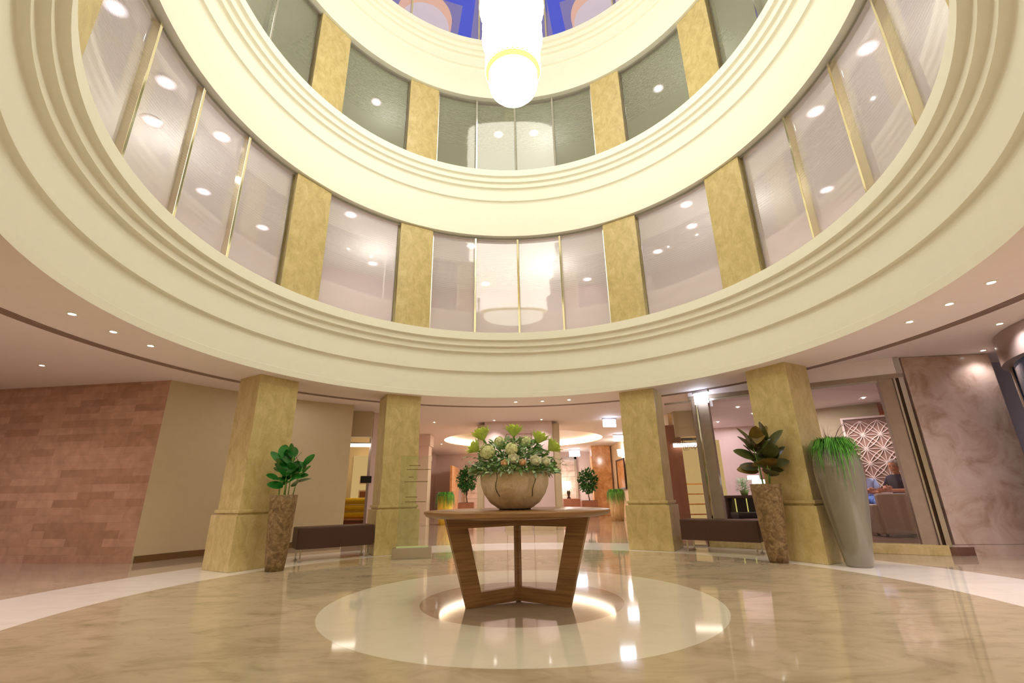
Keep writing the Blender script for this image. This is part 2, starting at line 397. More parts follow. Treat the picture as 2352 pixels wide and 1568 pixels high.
struct(plate_with_holes('ceiling', [(-13, -10), (15, -10), (15, 24), (-13, 24)], [circ(0, 0, 5.62), circ(0.2, 14.6, 3.3)], CZ, CEIL))
# inner soffit ring under the gallery with the dark linear slot at its outer edge
bm = bmesh.new()
lathe(bm, [(4.475, 2.95), (5.46, 2.95)], 128)
lathe(bm, [(5.62, 2.95), (5.625, 2.95), (5.625, 3.17), (5.62, 3.175)], 128)
struct(fin('ceiling_soffit', bm, CEIL))
bm = bmesh.new()
r = 5.46
for k in range(4):
    lathe(bm, [(r, 2.95), (r, 2.965), (r+0.014, 2.965), (r+0.014, 2.948), (r+0.04, 2.948), (r+0.04, 2.95)], 128); r += 0.04
struct(fin('trim_air_slot', bm, GREYP))
# oval cove recess in the back hall ceiling
bm = bmesh.new(); lathe(bm, [(3.3, CZ), (3.3, CZ+0.03), (3.42, CZ+0.03), (3.42, CZ+0.24)], 96, c=(0.2, 14.6)); lathe(bm, [(3.42, CZ+0.24), (0.001, CZ+0.24)], 96, c=(0.2, 14.6))
cv = struct(fin('ceiling_cove', bm, PAPER))
bm = bmesh.new(); lathe(bm, [(3.31, CZ+0.03), (3.33, CZ+0.19), (3.40, CZ+0.19), (3.40, CZ+0.03)], 96, c=(0.2, 14.6))
o = fin('cove_light', bm, COVE); tag(o, 'warm white light ring hidden in the round ceiling cove of the back hall', 'cove light')

# walls round the lobby
def wall(name, p0, p1, z0, z1, mat, t=0.12):
    """vertical slab from p0 to p1; its own local x runs along it so brick patterns follow"""
    d = Vector((p1[0]-p0[0], p1[1]-p0[1], 0)); a = math.atan2(d.y, d.x)
    bm = bmesh.new(); box(bm, 0, d.length, 0, t, 0, z1-z0)
    return struct(fin(name, bm, mat, None, (p0[0], p0[1], z0), a))
wall('wall_left_stone', (-12.9, 4.05), (-6.58, 3.28), 0, CZ, STONEW, 0.3)
bm = bmesh.new(); lathe(bm, [(7.34, 0), (7.34, CZ)], 40, R(-63.6), R(-33.6)); struct(fin('wall_left', bm, BEIGEW))
bm = bmesh.new(); lathe(bm, [(7.34, 0.11), (7.325, 0.11), (7.325, 0)], 40, R(-63.4), R(-33.8)); struct(fin('baseboard_left', bm, BASEB))
# left shop opening behind the curved wall
wall('wall_left_lintel', (-4.48, 6.9), (-3.86, 7.05), 2.50, CZ, BEIGEW, 0.25)
wall('wall_left_pier', (-3.90, 7.25), (-3.3, 7.6), 0, CZ, PINKW, 0.3)
wall('wall_left_shop_back', (-5.7, 9.3), (-3.2, 9.3), 0, CZ, GOLDW if False else PAPER, 0.1)
wall('wall_left_shop_side', (-3.98, 7.9), (-4.02, 9.3), 0, CZ, BROWNSTONE, 0.08)
# outer enclosure
wall('wall_outer_left', (-12.95, 4.0), (-12.95, -10), 0, 3.3, BEIGEW)
wall('wall_outer_front', (15, -10), (-13, -10), 0, 3.3, BEIGEW)
wall('wall_outer_right', (15, 24), (15, -10), 0, 3.3, PINKW)
wall('wall_outer_back', (-13, 22), (15, 22), 0, 3.3, PINKW)
wall('wall_hall_left', (-3.72, 7.75), (-4.5, 16.0), 0, CZ, PINKW, 0.1)
wall('wall_hall_left_far', (-4.5, 16.0), (-4.6, 22), 0, CZ, PINKW, 0.1)
wall('wall_hall_right', (4.5, 19.5), (4.36, 8.3), 0, CZ, PAPER, 0.12)

# ------------------------------------------------------------------ gallery fascias, soffits and floors
def fascia_profile(zb, zt, big):
    h = zt-0.167
    return [[(7.6, zt), (4.19, zt)], [(4.19, zt), (4.19, h)], [(4.19, h), (4.245, h-0.006), (4.258, h-0.014), (4.264, h-0.03)], [(4.264, h-0.03), (4.264, h-0.12)],
            [(4.264, h-0.12), (4.316, h-0.126), (4.328, h-0.134), (4.335, h-0.15)], [(4.335, h-0.15), (4.335, h-0.236)],
            [(4.335, h-0.236), (4.385, h-0.243), (4.403, h-0.255), (4.412, h-0.29)], [(4.412, h-0.29), (4.415, big)],
            [(4.415, big), (4.45, big-0.007), (4.468, big-0.02), (4.478, big-0.06)], [(4.478, big-0.06), (4.478, zb+0.11)],
            [(4.478, zb+0.11), (4.472, zb+0.105)], [(4.472, zb+0.105), (4.475, zb)], [(4.475, zb), (7.6, zb)]]
def fascia(n, zb, zt, big):
    bm = bmesh.new()
    for seg in fascia_profile(zb, zt, big)[(0 if zb > 3.5 else 0):(13 if zb > 3.5 else 12)]:
        lathe(bm, seg, 160, split=False)
    struct(fin('trim_%d' % n, bm, PLASTER))
fascia(1, 2.95, 4.31, 3.50)
fascia(2, 6.86, 8.52, 7.80)
fascia(3, 11.05, 12.75, 12.03)
fascia(4, 15.2, 16.9, 16.2)
bm = bmesh.new(); lathe(bm, [(0.001, 16.9), (7.6, 16.9)], 64); struct(fin('ceiling_dome', bm, PLASTER))
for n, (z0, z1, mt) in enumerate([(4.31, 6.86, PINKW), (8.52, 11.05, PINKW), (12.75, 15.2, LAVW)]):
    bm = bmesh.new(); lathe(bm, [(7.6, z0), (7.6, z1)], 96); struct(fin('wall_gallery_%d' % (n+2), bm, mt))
# header band of each glazed storey
for n, (zh) in enumerate((6.86, 11.05, 15.2)):
    bm = bmesh.new(); lathe(bm, [(4.60, zh), (4.60, zh-0.05), (4.68, zh-0.05), (4.68, zh)], 128); struct(fin('trim_header_%d' % (n+2), bm, SATIN))

# ------------------------------------------------------------------ glazing and pilasters of the three upper storeys
azc = []       # pilaster centres (relative to C0)
for q in (0, 90, 180, 270):
    azc += [q-30.2, q+30.2]
storeys = [(4.31, 6.81, FROST2, 'second', 'pink frosted', BRASSY), (8.52, 11.0, FROST3, 'third', 'greenish frosted', CHROME), (12.75, 15.15, BLUEG, 'fourth', 'night blue', BRASSY)]
PH = 5.0  # half angle of a pilaster
where = {-30.2: 'left of the centre bay', 30.2: 'right of the centre bay', 59.8: 'at the start of the right bay', -59.8: 'at the end of the left bay', -120.2: 'at the far left edge',
         120.2: 'at the far right edge', 149.8: 'behind the right side', 210.2: 'behind the left side'}
wn = 0
for si, (z0, z1, gm, sname, gname, mm) in enumerate(storeys):
    for a in (azc if si < 2 else []):
        aa = a if a <= 180 else a-360
        key = min(where, key=lambda k: abs(((k-aa+180) % 360)-180))
        az = C0+aa
        t = thing('marble_pilaster', 'golden marble pilaster on the %s storey, %s' % (sname, where[key]), 'pilaster', polar(4.66, az, z0), -R(az))
        bm = bmesh.new(); box(bm, -0.375, 0.375, -0.13, 0.20, 0, z1-z0+0.04, 0.006)
        fin('shaft', bm, COLM, t)
        bm = bmesh.new(); box(bm, -0.40, -0.377, -0.02, 0.12, 0, z1-z0+0.03); box(bm, 0.377, 0.40, -0.02, 0.12, 0, z1-z0+0.03)
        fin('chrome_edge', bm, mm, t)
    # panes: four per bay, one per narrow gap
    edges = []
    for q in (0, 90, 180, 270):
        a0, a1 = q-25.2, q+25.2
        for k in range(4): edges.append((a0+(a1-a0)*k/4, a0+(a1-a0)*(k+1)/4, k > 0))
        edges.append((q+35.2, q+54.8, False))
    if si == 2: edges = [(-36+24*k, -12+24*k, True) for k in range(15)]
    for a0, a1, mull in edges:
        wn += 1
        p0 = polar(4.66, C0+a0); p1 = polar(4.66, C0+a1); d = p1-p0; ang = math.atan2(d.y, d.x); w = d.length
        bm = bmesh.new(); 
        for x0, x1, zz0, zz1 in ((0, 0.02, 0, z1-z0), (w-0.02, w, 0, z1-z0)): box(bm, x0, x1, -0.02, 0.02, zz0, zz1)
        win = struct(fin('window_%d' % wn, bm, SATIN, None, (p0.x, p0.y, z0), ang))
        bm = bmesh.new(); prev = None; u = d.normalized()
        for k in range(13):
            q = polar(4.66, C0+a0+(a1-a0)*k/12)-p0; lx_ = q.dot(u); ly_ = u.x*q.y-u.y*q.x
            cur = (bm.verts.new((lx_, ly_, 0.02)), bm.verts.new((lx_, ly_, z1-z0-0.02)))
            if prev:
                f = bm.faces.new((prev[0], cur[0], cur[1], prev[1])); f.smooth = True
            prev = cur
        fin('pane', bm, gm, win)
        if mull:
            bm = bmesh.new(); box(bm, -0.022, 0.022, -0.11, 0.035, 0, z1-z0, 0.004)
            fin('mullion', bm, mm, win)
# lamps in the gallery corridors behind the glass
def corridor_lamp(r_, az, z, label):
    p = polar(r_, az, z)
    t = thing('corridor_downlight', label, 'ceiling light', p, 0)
    bm = bmesh.new(); lathe(bm, [(0.001, -0.004), (0.15, -0.004)], 32); fin('diffuser', bm, HALO, t)  # fading disc paints the lamp glow spread by frosted glass
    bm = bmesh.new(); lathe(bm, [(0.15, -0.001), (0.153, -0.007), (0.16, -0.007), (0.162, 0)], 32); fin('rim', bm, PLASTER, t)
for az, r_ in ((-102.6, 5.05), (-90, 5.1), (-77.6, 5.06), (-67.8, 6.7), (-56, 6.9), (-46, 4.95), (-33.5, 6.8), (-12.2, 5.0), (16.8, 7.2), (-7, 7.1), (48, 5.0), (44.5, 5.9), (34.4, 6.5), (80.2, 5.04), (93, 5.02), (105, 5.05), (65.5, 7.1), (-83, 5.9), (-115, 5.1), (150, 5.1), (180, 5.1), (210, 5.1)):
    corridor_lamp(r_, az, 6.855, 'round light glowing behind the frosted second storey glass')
    COL.objects[-1]
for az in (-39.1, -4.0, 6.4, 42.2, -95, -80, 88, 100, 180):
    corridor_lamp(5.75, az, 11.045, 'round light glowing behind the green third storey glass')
for o in COL.objects:
    if o.name.startswith('corridor_downlight'):
        o['group'] = 'lights behind the second storey glass' if o.location.z < 8 else 'lights behind the third storey glass'
def lamp(kind, loc, energy, col, size=0.1, spot=None, blend=0.6, rot=None, gloss=True, name='fill_light'):
    ld = bpy.data.lights.new(name, kind); ld.energy = energy*1.08; ld.color = (col[0], min(1.0, col[1]*1.06), min(1.0, col[2]*1.2))
    if kind == 'AREA': ld.size = size
    else: ld.shadow_soft_size = size
    if kind == 'SPOT': ld.spot_size = R(spot); ld.spot_blend = blend
    o = bpy.data.objects.new(name, ld); COL.objects.link(o); o.location = loc
    if rot: o.rotation_euler = rot
    o.visible_glossy = gloss
    return o
for k in range(8):
    az = k*45+10
    lamp('POINT', polar(6.1, az, 6.2), 37, (0.98, 0.90, 0.95), 0.25, gloss=False, name='corridor_lamp')
    lamp('POINT', polar(6.1, az, 10.4), 14, (0.95, 1.0, 0.9), 0.25, gloss=False, name='corridor_lamp')
for az in (-30, 30): lamp('POINT', polar(6.4, az, 14.3), 40, (0.35, 0.4, 1.0), 0.25, gloss=False, name='corridor_lamp')  # unseen blue lamps added to tint the fourth storey
for az, sd_ in ((-27.5, 'left'), (28.5, 'right')):  # glowing drums added to imitate the chandelier reflected in the glass
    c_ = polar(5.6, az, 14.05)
    t = thing('chandelier_reflection', 'big glowing peach drum standing in for the chandelier reflection in the blue fourth storey glass, %s of the chandelier' % sd_, 'painted reflection', c_)
    bm = bmesh.new(); lathe(bm, [(0.70, 0.0), (0.72, 0.01), (0.74, 0.36)], 64); lathe(bm, [(0.0005, 0.02), (0.70, 0.0)], 64); fin('lower_band', bm, emit('pale_pink_reflection', (0.86, 0.66, 0.64, 1), 0.95), t)
    bm = bmesh.new(); lathe(bm, [(0.74, 0.36), (0.79, 0.37), (0.82, 0.72), (0.78, 0.73)], 64); fin('upper_band', bm, emit('peach_reflection', (0.95, 0.50, 0.32, 1), 1.0), t)
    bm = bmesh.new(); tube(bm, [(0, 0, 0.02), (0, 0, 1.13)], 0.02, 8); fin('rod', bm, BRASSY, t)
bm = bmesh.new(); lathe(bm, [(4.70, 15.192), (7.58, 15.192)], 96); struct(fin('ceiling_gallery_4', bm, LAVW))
for az in (-14.2, 15.2):  # no real windows: blue glow strips added under the ceiling
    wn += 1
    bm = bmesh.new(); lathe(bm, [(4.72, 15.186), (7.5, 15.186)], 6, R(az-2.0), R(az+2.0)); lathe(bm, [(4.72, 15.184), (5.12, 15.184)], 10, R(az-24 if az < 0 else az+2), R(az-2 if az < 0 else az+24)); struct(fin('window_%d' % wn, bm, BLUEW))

# ------------------------------------------------------------------ chandelier
ch = thing('chandelier', 'tall tiered crystal chandelier glowing white in the atrium shaft', 'chandelier', (0.03, 0, 0))
tz = [6.86, 7.45, 8.1, 8.8, 9.5, 10.2, 10.9, 11.6, 12.3, 13.0, 13.7, 14.4]
def crystal_tier(z0, z1, r_):
    bm = bmesh.new(); n = 72
    prev = None
    for (dr, zz) in ((-0.05, z0+0.03), (0, z0), (0.006, z0+0.05), (-0.004, z0+(z1-z0)*0.35), (0.004, z0+(z1-z0)*0.4), (-0.008, z0+(z1-z0)*0.7), (0.0, z0+(z1-z0)*0.74), (-0.012, z1), (-0.05, z1)):
        cur = [bm.verts.new(((r_+dr+(0.008 if i % 2 else 0))*cos(2*pi*i/n), (r_+dr+(0.008 if i % 2 else 0))*sin(2*pi*i/n), zz)) for i in range(n)]
        if prev:
            for i in range(n): bm.faces.new((prev[i], prev[(i+1) % n], cur[(i+1) % n], cur[i]))
        prev = cur
    return bm
for k in range(len(tz)-1):
    fin('crystal_tier', crystal_tier(tz[k], tz[k+1], 0.40+0.045*min(k, 4)), CHANDM, ch)
bm = bmesh.new(); lathe(bm, [(0.36, 6.86), (0.405, 6.865), (0.405, 6.93)], 72); lathe(bm, [(0.355, 6.86), (0.36, 6.80), (0.375, 6.80), (0.38, 6.86)], 72); fin('gold_band', bm, CHANDR, ch)
bm = bmesh.new(); revolve(bm, [(0.0, 6.42), (0.10, 6.425), (0.20, 6.45), (0.28, 6.50), (0.33, 6.56), (0.352, 6.64), (0.355, 6.80), (0.34, 6.86)], 64); fin('bowl', bm, CHANDB, ch)
bm = bmesh.new(); revolve(bm, [(0.0, 14.4), (0.12, 14.4), (0.12, 16.7), (0.5, 16.75), (0.5, 16.88), (0, 16.88)], 32); fin('canopy_stem', bm, BRASSY, ch)
lamp('POINT', (0.03, -1.2, 6.0), 120, (1, 0.925, 0.72), 0.5, gloss=False, name='chandelier_light')
for az in (60, 180, 300): lamp('POINT', polar(1.2, az, 9.0), 85, (1, 0.925, 0.72), 0.5, gloss=False, name='chandelier_light')

# ------------------------------------------------------------------ ground floor columns
def column(label, az, rin=4.64):
    t = thing('marble_column', label, 'column', polar(rin+0.33, az, 0), -R(az), None)
    bm = bmesh.new(); box(bm, -0.35, 0.35, -0.33, 0.27, 0.845, 2.955, 0.008); fin('shaft', bm, COLM, t)
    bm = bmesh.new(); box(bm, -0.362, 0.362, -0.342, 0.282, 0.77, 0.80, 0.004); box(bm, -0.385, 0.385, -0.365, 0.305, 0.80, 0.85, 0.012); fin('moulding', bm, COLM, t)
    bm = bmesh.new(); box(bm, -0.41, 0.41, -0.39, 0.33, 0.0, 0.772, 0.008); fin('plinth', bm, COLM, t)
    return t
column('square marble column beside the green leafy plant and the stone wall', -59.0, 4.71)
column('square marble column behind the glass information stand', -29.7)
column('square marble column at the left end of the right bench', 30.9)
column('square marble column between the mosaic pot and the tall grey vase', 60.6, 4.73)
for az, wh in ((-118.9, 'far left under the gallery edge'), (121.3, 'far right under the gallery edge'), (151, 'right side by the viewer'), (-149, 'left side by the viewer')):
    column('square marble column %s' % wh, az, 4.8)

# ------------------------------------------------------------------ recessed ceiling lights
def downlight(x, y, z, label, group, energy=14, col=(1, 0.87, 0.82), r_=0.030, spot=130):
    t = thing('recessed_downlight', label, 'ceiling light', (x, y, z), 0, group)
    bm = bmesh.new(); lathe(bm, [(r_, -0.002), (r_+0.006, -0.010), (r_+0.022, -0.008), (r_+0.026, 0)], 24); bz_ = fin('bezel', bm, PLASTER, t)
    bm = bmesh.new(); revolve(bm, [(0, -0.006), (r_*0.7, -0.005), (r_, -0.002)], 20); fin('lens', bm, LAMP, bz_)
    if energy: lamp('SPOT', (x, y, z-0.03), energy*1.9, col, 0.04, spot, 0.8, gloss=False, name='downlight_beam')
S = 2.95
for az in (-96.8, -90, -83.5): p = polar(4.87, az); downlight(p.x, p.y, S, 'small round downlight in the left soffit beside the dark ceiling slot', 'downlights of the left soffit', 22)
for az in (-0.5, 6.4, 13.2): p = polar(4.93, az); downlight(p.x, p.y, S, 'small round downlight in the soffit above the flower table', 'downlights of the centre soffit', 20)
for az in (100.5, 93.9, 87.3): p = polar(4.87, az); downlight(p.x, p.y, S, 'small round downlight in the right soffit beside the dark ceiling slot', 'downlights of the right soffit', 22, (1, 0.86, 0.84))
for az in (-150, -165, 180, 165, 150, 130, -130): p = polar(4.95, az); downlight(p.x, p.y, S, 'small round downlight in the soffit over the viewer', 'downlights of the near soffit', 14)
for x, y in ((-7.9, 2.1), (-9.2, 2.1), (-10.5, 2.1)): downlight(x, y, CZ, 'round downlight in the ceiling in front of the pink stone wall', 'downlights by the stone wall', 12, (1, 0.82, 0.80))
for x, y in ((-2.6, 9.12),): downlight(x, y, CZ, 'round downlight in the ceiling behind the column with the glass stand', None, 30)
for x, y in ((-0.73, 8.98), (0.72, 8.98)): downlight(x, y, CZ, 'round downlight washing the beige kiosk wall behind the flowers', 'kiosk wall washers', 22, (1, 0.9, 0.95), spot=100)
downlight(6.73, 4.87, CZ-0.01, 'round downlight inside the lounge just behind the glass', None, 26)
downlight(8.7, 6.4, CZ-0.01, 'round downlight in the lounge ceiling before the lattice panel', None, 30)
for x, y in ((6.0, 7.4), (7.0, 8.6), (6.6, 10.2), (7.9, 9.9), (9.6, 5.0)): downlight(x, y, CZ-0.01, 'round downlight deep in the lounge ceiling', 'downlights deep in the lounge', 26, (1, 0.85, 0.85))
downlight(7.83, 2.33, CZ, 'round downlight in front of the wide pink marble pier', None, 10, (1, 0.88, 0.9))
downlight(6.8, 1.0, CZ, 'round downlight beside the round entrance drum', None, 26, (1, 0.88, 0.9))
for x, y in ((-3.5, 12.5), (-3.4, 15.5), (3.0, 18.3), (-1.2, 19.5), (2.4, 19.5), (-2.5, 18.5), (3.6, 10.2)): downlight(x, y, CZ, 'round downlight in the back hall ceiling', 'downlights of the back hall', 36, (1, 0.86, 0.72))
for x, y, e, c in ((-7.5, -2.5, 90, (1, 0.86, 0.80)), (6.6, -1.4, 145, (1, 0.86, 0.92)), (11.5, 0.9, 70, (0.85, 0.88, 1.0)), (0, 6.6, 70, (1, 0.88, 0.76)), (0, 11.5, 110, (1, 0.84, 0.66)), (0, 18.5, 120, (1, 0.86, 0.76)), (7.4, 6.6, 75, (1, 0.86, 0.9)), (7.0, 10.6, 35, (1, 0.86, 0.9)), (0, -8, 120, (1, 0.88, 0.76)), (0, -4.95, 45, (1, 0.9, 0.76)), (-9.5, 0.6, 25, (1, 0.84, 0.80)), (-5.6, 1.0, 16, (1, 0.86, 0.78)), (-4.3, 4.2, 14, (1, 0.88, 0.78))):
    lamp('AREA', (x, y, CZ-0.05), e, c, 1.6, gloss=False, name='ceiling_fill_lamp')  # unseen area lamps added below the ceiling as fill

# ------------------------------------------------------------------ centre table
tb = thing('round_table', 'round walnut table on three open trapezoid frames, in the centre of the floor inlay', 'table', (-0.03, -0.05, 0))
bm = bmesh.new(); revolve(bm, [(0, 0.79), (0.86, 0.79), (0.93, 0.80), (0.955, 0.83), (0.955, 0.846), (0.95, 0.85), (0, 0.85)], 96)
for f in bm.faces:
    if abs(f.normal.z) > 0.9: f.smooth = False
fin('tabletop', bm, WALNUT, tb)
for a in (210, 330, 90):
    bm = bmesh.new(); c, s = cos(R(a)), sin(R(a)); th = 0.025
    out = [(0.0, 0.012), (0.56, 0.0), (0.80, 0.79), (0.0, 0.79)]; inn = [(0.028, 0.135), (0.42, 0.125), (0.565, 0.695), (0.028, 0.695)]
    V = {}
    for side in (-1, 1):
        for tag_, pl in (('o', out), ('i', inn)):
            for k, (u, z) in enumerate(pl): V[(side, tag_, k)] = bm.verts.new((u*c-side*th*s, u*s+side*th*c, z))
    for k in range(4):
        j = (k+1) % 4
        for side in (-1, 1): bm.faces.new((V[(side, 'o', k)], V[(side, 'o', j)], V[(side, 'i', j)], V[(side, 'i', k)]))
        bm.faces.new((V[(-1, 'o', k)], V[(-1, 'o', j)], V[(1, 'o', j)], V[(1, 'o', k)])); bm.faces.new((V[(-1, 'i', k)], V[(-1, 'i', j)], V[(1, 'i', j)], V[(1, 'i', k)]))
    fin('leg_frame', bm, WALNUT, tb)
# bowl
BX, BY, BZ = -0.05, -0.05, 0.85
bw = thing('flower_bowl', 'wide cream travertine bowl with dark seams, holding the flowers on the round table', 'bowl', (BX, BY, BZ))
bm = bmesh.new(); revolve(bm, [(0, 0.012), (0.17, 0.012), (0.185, 0.02), (0.26, 0.07), (0.325, 0.16), (0.358, 0.25), (0.364, 0.32), (0.36, 0.375), (0.345, 0.377), (0.34, 0.33), (0.30, 0.31), (0, 0.31)], 64); fin('shell', bm, BOWLM, bw)
bm = bmesh.new(); revolve(bm, [(0, 0), (0.165, 0), (0.165, 0.014), (0, 0.014)], 48); fin('foot', bm, BLACK, bw)
bm = bmesh.new()
for az0 in (240, 304):
    pts = []
    for k in range(22):
        z = 0.372-k*0.0115; rr = 0.367-(0.0 if z > 0.27 else (0.27-z)**1.5*1.1)
        a = R(az0+2.2*sin(k*0.33)); pts.append((rr*cos(a), rr*sin(a), z))
    tube(bm, pts, 0.0032, 5)
fin('hanging_stem', bm, DKMETAL, bw)
# greenery
def in_dome():
    a = random.uniform(0, 2*pi); u = random.random()**0.6
    return a, u
bm = bmesh.new()
for k in range(1500):
    a, u = in_dome(); rr = 0.45*u; h = 0.36+0.37*(1-u**3)*random.uniform(0.1, 1.0)
    x, y = rr*cos(a), rr*sin(a)
    d = Vector((cos(a)*(0.4+u), sin(a)*(0.4+u), random.uniform(-0.1, 1.1)))
    leaf(bm, (x, y, h), d+Vector((random.uniform(-.6, .6), random.uniform(-.6, .6), 0)), (random.uniform(-1, 1), random.uniform(-1, 1), 1.2), random.uniform(0.04, 0.085), random.uniform(0.02, 0.05), droop=random.uniform(0, .8), rows=3, mi=random.choice((0, 0, 1, 1, 1)))
for k in range(240):      # skirt spilling over the rim
    a = random.uniform(0, 2*pi); rr = random.uniform(0.33, 0.40); h = random.uniform(0.36, 0.50)
    leaf(bm, (rr*cos(a), rr*sin(a), h), (cos(a), sin(a), random.uniform(-0.5, 0.5)), (0, 0, 1), random.uniform(0.05, 0.11), random.uniform(0.02, 0.045), droop=0.8, rows=3, mi=random.choice((0, 1)))
for (a0, ln, h) in ((-2, 0.22, 0.40), (8, 0.18, 0.46), (176, 0.20, 0.50), (168, 0.2, 0.44), (190, 0.17, 0.40)):   # sprigs reaching sideways
    a = R(a0)
    for k in range(14):
        t = k/14; p = Vector(((0.36+ln*t)*cos(a), (0.36+ln*t)*sin(a)-0.05, h+0.05*sin(t*3)))
        leaf(bm, p, (cos(a)*.6, random.choice((-1, 1))*.8, random.uniform(-.3, .8)), (0, 0, 1), 0.045, 0.022, rows=3, mi=0)
o = fin('floral_greenery', bm, [EUCA, EUCAD], None, (BX, BY, BZ), recalc=False); stuff(o, 'mixed sage green foliage filling the travertine bowl', 'foliage')
def amaryllis(label, base, tip, tilt, sc=1.0):
    t = thing('lime_flower', label, 'flower', (BX, BY, BZ), 0)
    base = Vector(base); tip = Vector(tip); bm = bmesh.new()
    mid = (base+tip)/2+Vector((0, 0, 0.03)); tube(bm, [base, mid, tip], 0.011, 8); fin('stem', bm, STEMG, t)
    bm = bmesh.new(); d = Vector(tilt).normalized(); u = d.orthogonal().normalized(); v = d.cross(u)
    for ring_, (n, sp, ln) in enumerate(((8, 0.95, 0.155), (8, 0.62, 0.165), (7, 0.3, 0.15))):
        for k in range(n):
            a = 2*pi*(k+0.5*ring_)/n; rad = u*cos(a)+v*sin(a)
            leaf(bm, tip-d*0.01+rad*0.008, d*0.95+rad*sp*0.95, -rad*1.0+d*0.4, ln*sc, 0.07*sc, droop=0.15, fold=0.2, rows=5)
    fin('bloom', bm, LIME, t, recalc=False)
amaryllis('lime green flower standing highest in the middle of the bowl', (0, 0, 0.3), (-0.0, 0, 0.76), (0.05, -0.1, 1), 1.0)
amaryllis('upper lime green flower on the left of the bowl', (-0.08, -0.05, 0.3), (-0.33, -0.05, 0.72), (-0.35, -0.1, 1), 1.05)
amaryllis('lower lime green flower hanging out at the left of the bowl', (-0.10, -0.08, 0.3), (-0.38, -0.1, 0.60), (-0.7, -0.2, 0.55), 0.9)
amaryllis('lime green flower on a curved stem right of the middle', (0.12, -0.1, 0.3), (0.26, -0.05, 0.68), (0.4, -0.1, 1), 0.95)
amaryllis('lime green flower leaning out furthest at the right of the bowl', (0.18, -0.05, 0.3), (0.38, -0.05, 0.60), (0.75, -0.1, 0.6), 0.95)
def rose(label, c, r_, mat, name='rose'):
    t = thing(name, label, 'flower', Vector((BX, BY, BZ))+Vector(c))
    bm = bmesh.new(); d = Vector((c[0]*0.8, -0.8, 0.55)).normalized(); u = d.orthogonal().normalized(); v = d.cross(u)
    for ring_, (n, sp, ln) in enumerate(((5, 0.9, 1.0), (5, 0.62, 1.0), (4, 0.36, 0.95), (3, 0.14, 0.9))):
        for k in range(n):
            a = 2*pi*k/n+ring_*0.6; rad = u*cos(a)+v*sin(a)
            leaf(bm, -d*r_*0.7, d*0.9+rad*sp*1.1, -rad+d*0.3, r_*1.7*ln, r_*1.35, droop=-0.45, fold=0.2, rows=5)
    ellipsoid(bm, d*r_*0.15, (r_*0.5, r_*0.5, r_*0.5), 12, 8)
    fin('petals', bm, mat, t, recalc=False)
    bm = bmesh.new(); tube(bm, [-d*r_*0.6, Vector((-c[0]*0.4, 0.1, -c[2]*0.35+0.02))], 0.005, 6); fin('stem', bm, STEMG, t)
rose('large cream rose at the front centre of the bowl', (0.0, -0.40, 0.475), 0.066, CREAMP)
rose('small peach rose left of the large cream rose', (-0.09, -0.425, 0.435), 0.045, PEACH)
rose('small peach rose right of the large cream rose', (0.085, -0.425, 0.44), 0.043, PEACH)
rose('cream rose at the right front of the bowl', (0.21, -0.385, 0.455), 0.066, CREAMP)
rose('cream rose at the far right edge of the bowl', (0.315, -0.30, 0.45), 0.058, CREAMP)
def hydrangea(label, c, r_):
    t = thing('hydrangea', label, 'flower', Vector((BX, BY, BZ))+Vector(c))
    bm = bmesh.new()
    for k in range(70):
        d = Vector((random.gauss(0, 1), random.gauss(0, 1), random.gauss(0, 1))).normalized(); u = d.orthogonal().normalized(); v = d.cross(u)
        for q in range(4):
            a = q*pi/2+k; leaf(bm, d*r_, (u*cos(a)+v*sin(a))+d*0.4, d, r_*0.38, r_*0.34, rows=2)
    ellipsoid(bm, (0, 0, 0), (r_*0.97, r_*0.97, r_*0.97), 16, 10, noise=0.03)
    fin('flower_head', bm, HYDR, t, recalc=False)
    bm = bmesh.new(); tube(bm, [(0, 0, -r_*0.9), (-c[0]*0.3, 0.06, -c[2]*0.4)], 0.006, 6); fin('stem', bm, STEMG, t)
hydrangea('pale green hydrangea head standing above the large cream rose', (-0.02, -0.36, 0.585), 0.06)
hydrangea('pale hydrangea head at the left front of the bowl', (-0.27, -0.27, 0.57), 0.075)
hydrangea('pale hydrangea head behind at the upper right', (0.13, -0.12, 0.68), 0.055)
hydrangea('pale hydrangea head behind at the upper left', (-0.15, -0.12, 0.68), 0.055)

# ------------------------------------------------------------------ benches
def bench(label, cx, cy, az):
    t = thing('upholstered_bench', label, 'bench', (cx, cy, 0), -R(az))
    bm = bmesh.new(); box(bm, -0.64, 0.64, -0.22, 0.22, 0.19, 0.53, 0.02); fin('seat', bm, LEATHER, t, smooth=False)
    for sx in (-1, 1):
        for sy in (-1, 1):
            bm = bmesh.new(); x = sx*0.56; y = sy*0.18
            box(bm, x-0.012, x+0.012, y-0.012, y+0.012, 0.0, 0.19); box(bm, x-0.03, x+0.03, y-0.02, y+0.02, 0.0, 0.012); fin('leg', bm, CHROME, t)
    return t
bench('dark brown upholstered bench between the two left columns', -3.29, 3.57, -35)
bench('dark brown upholstered bench between the two right columns', 3.50, 3.52, 37)

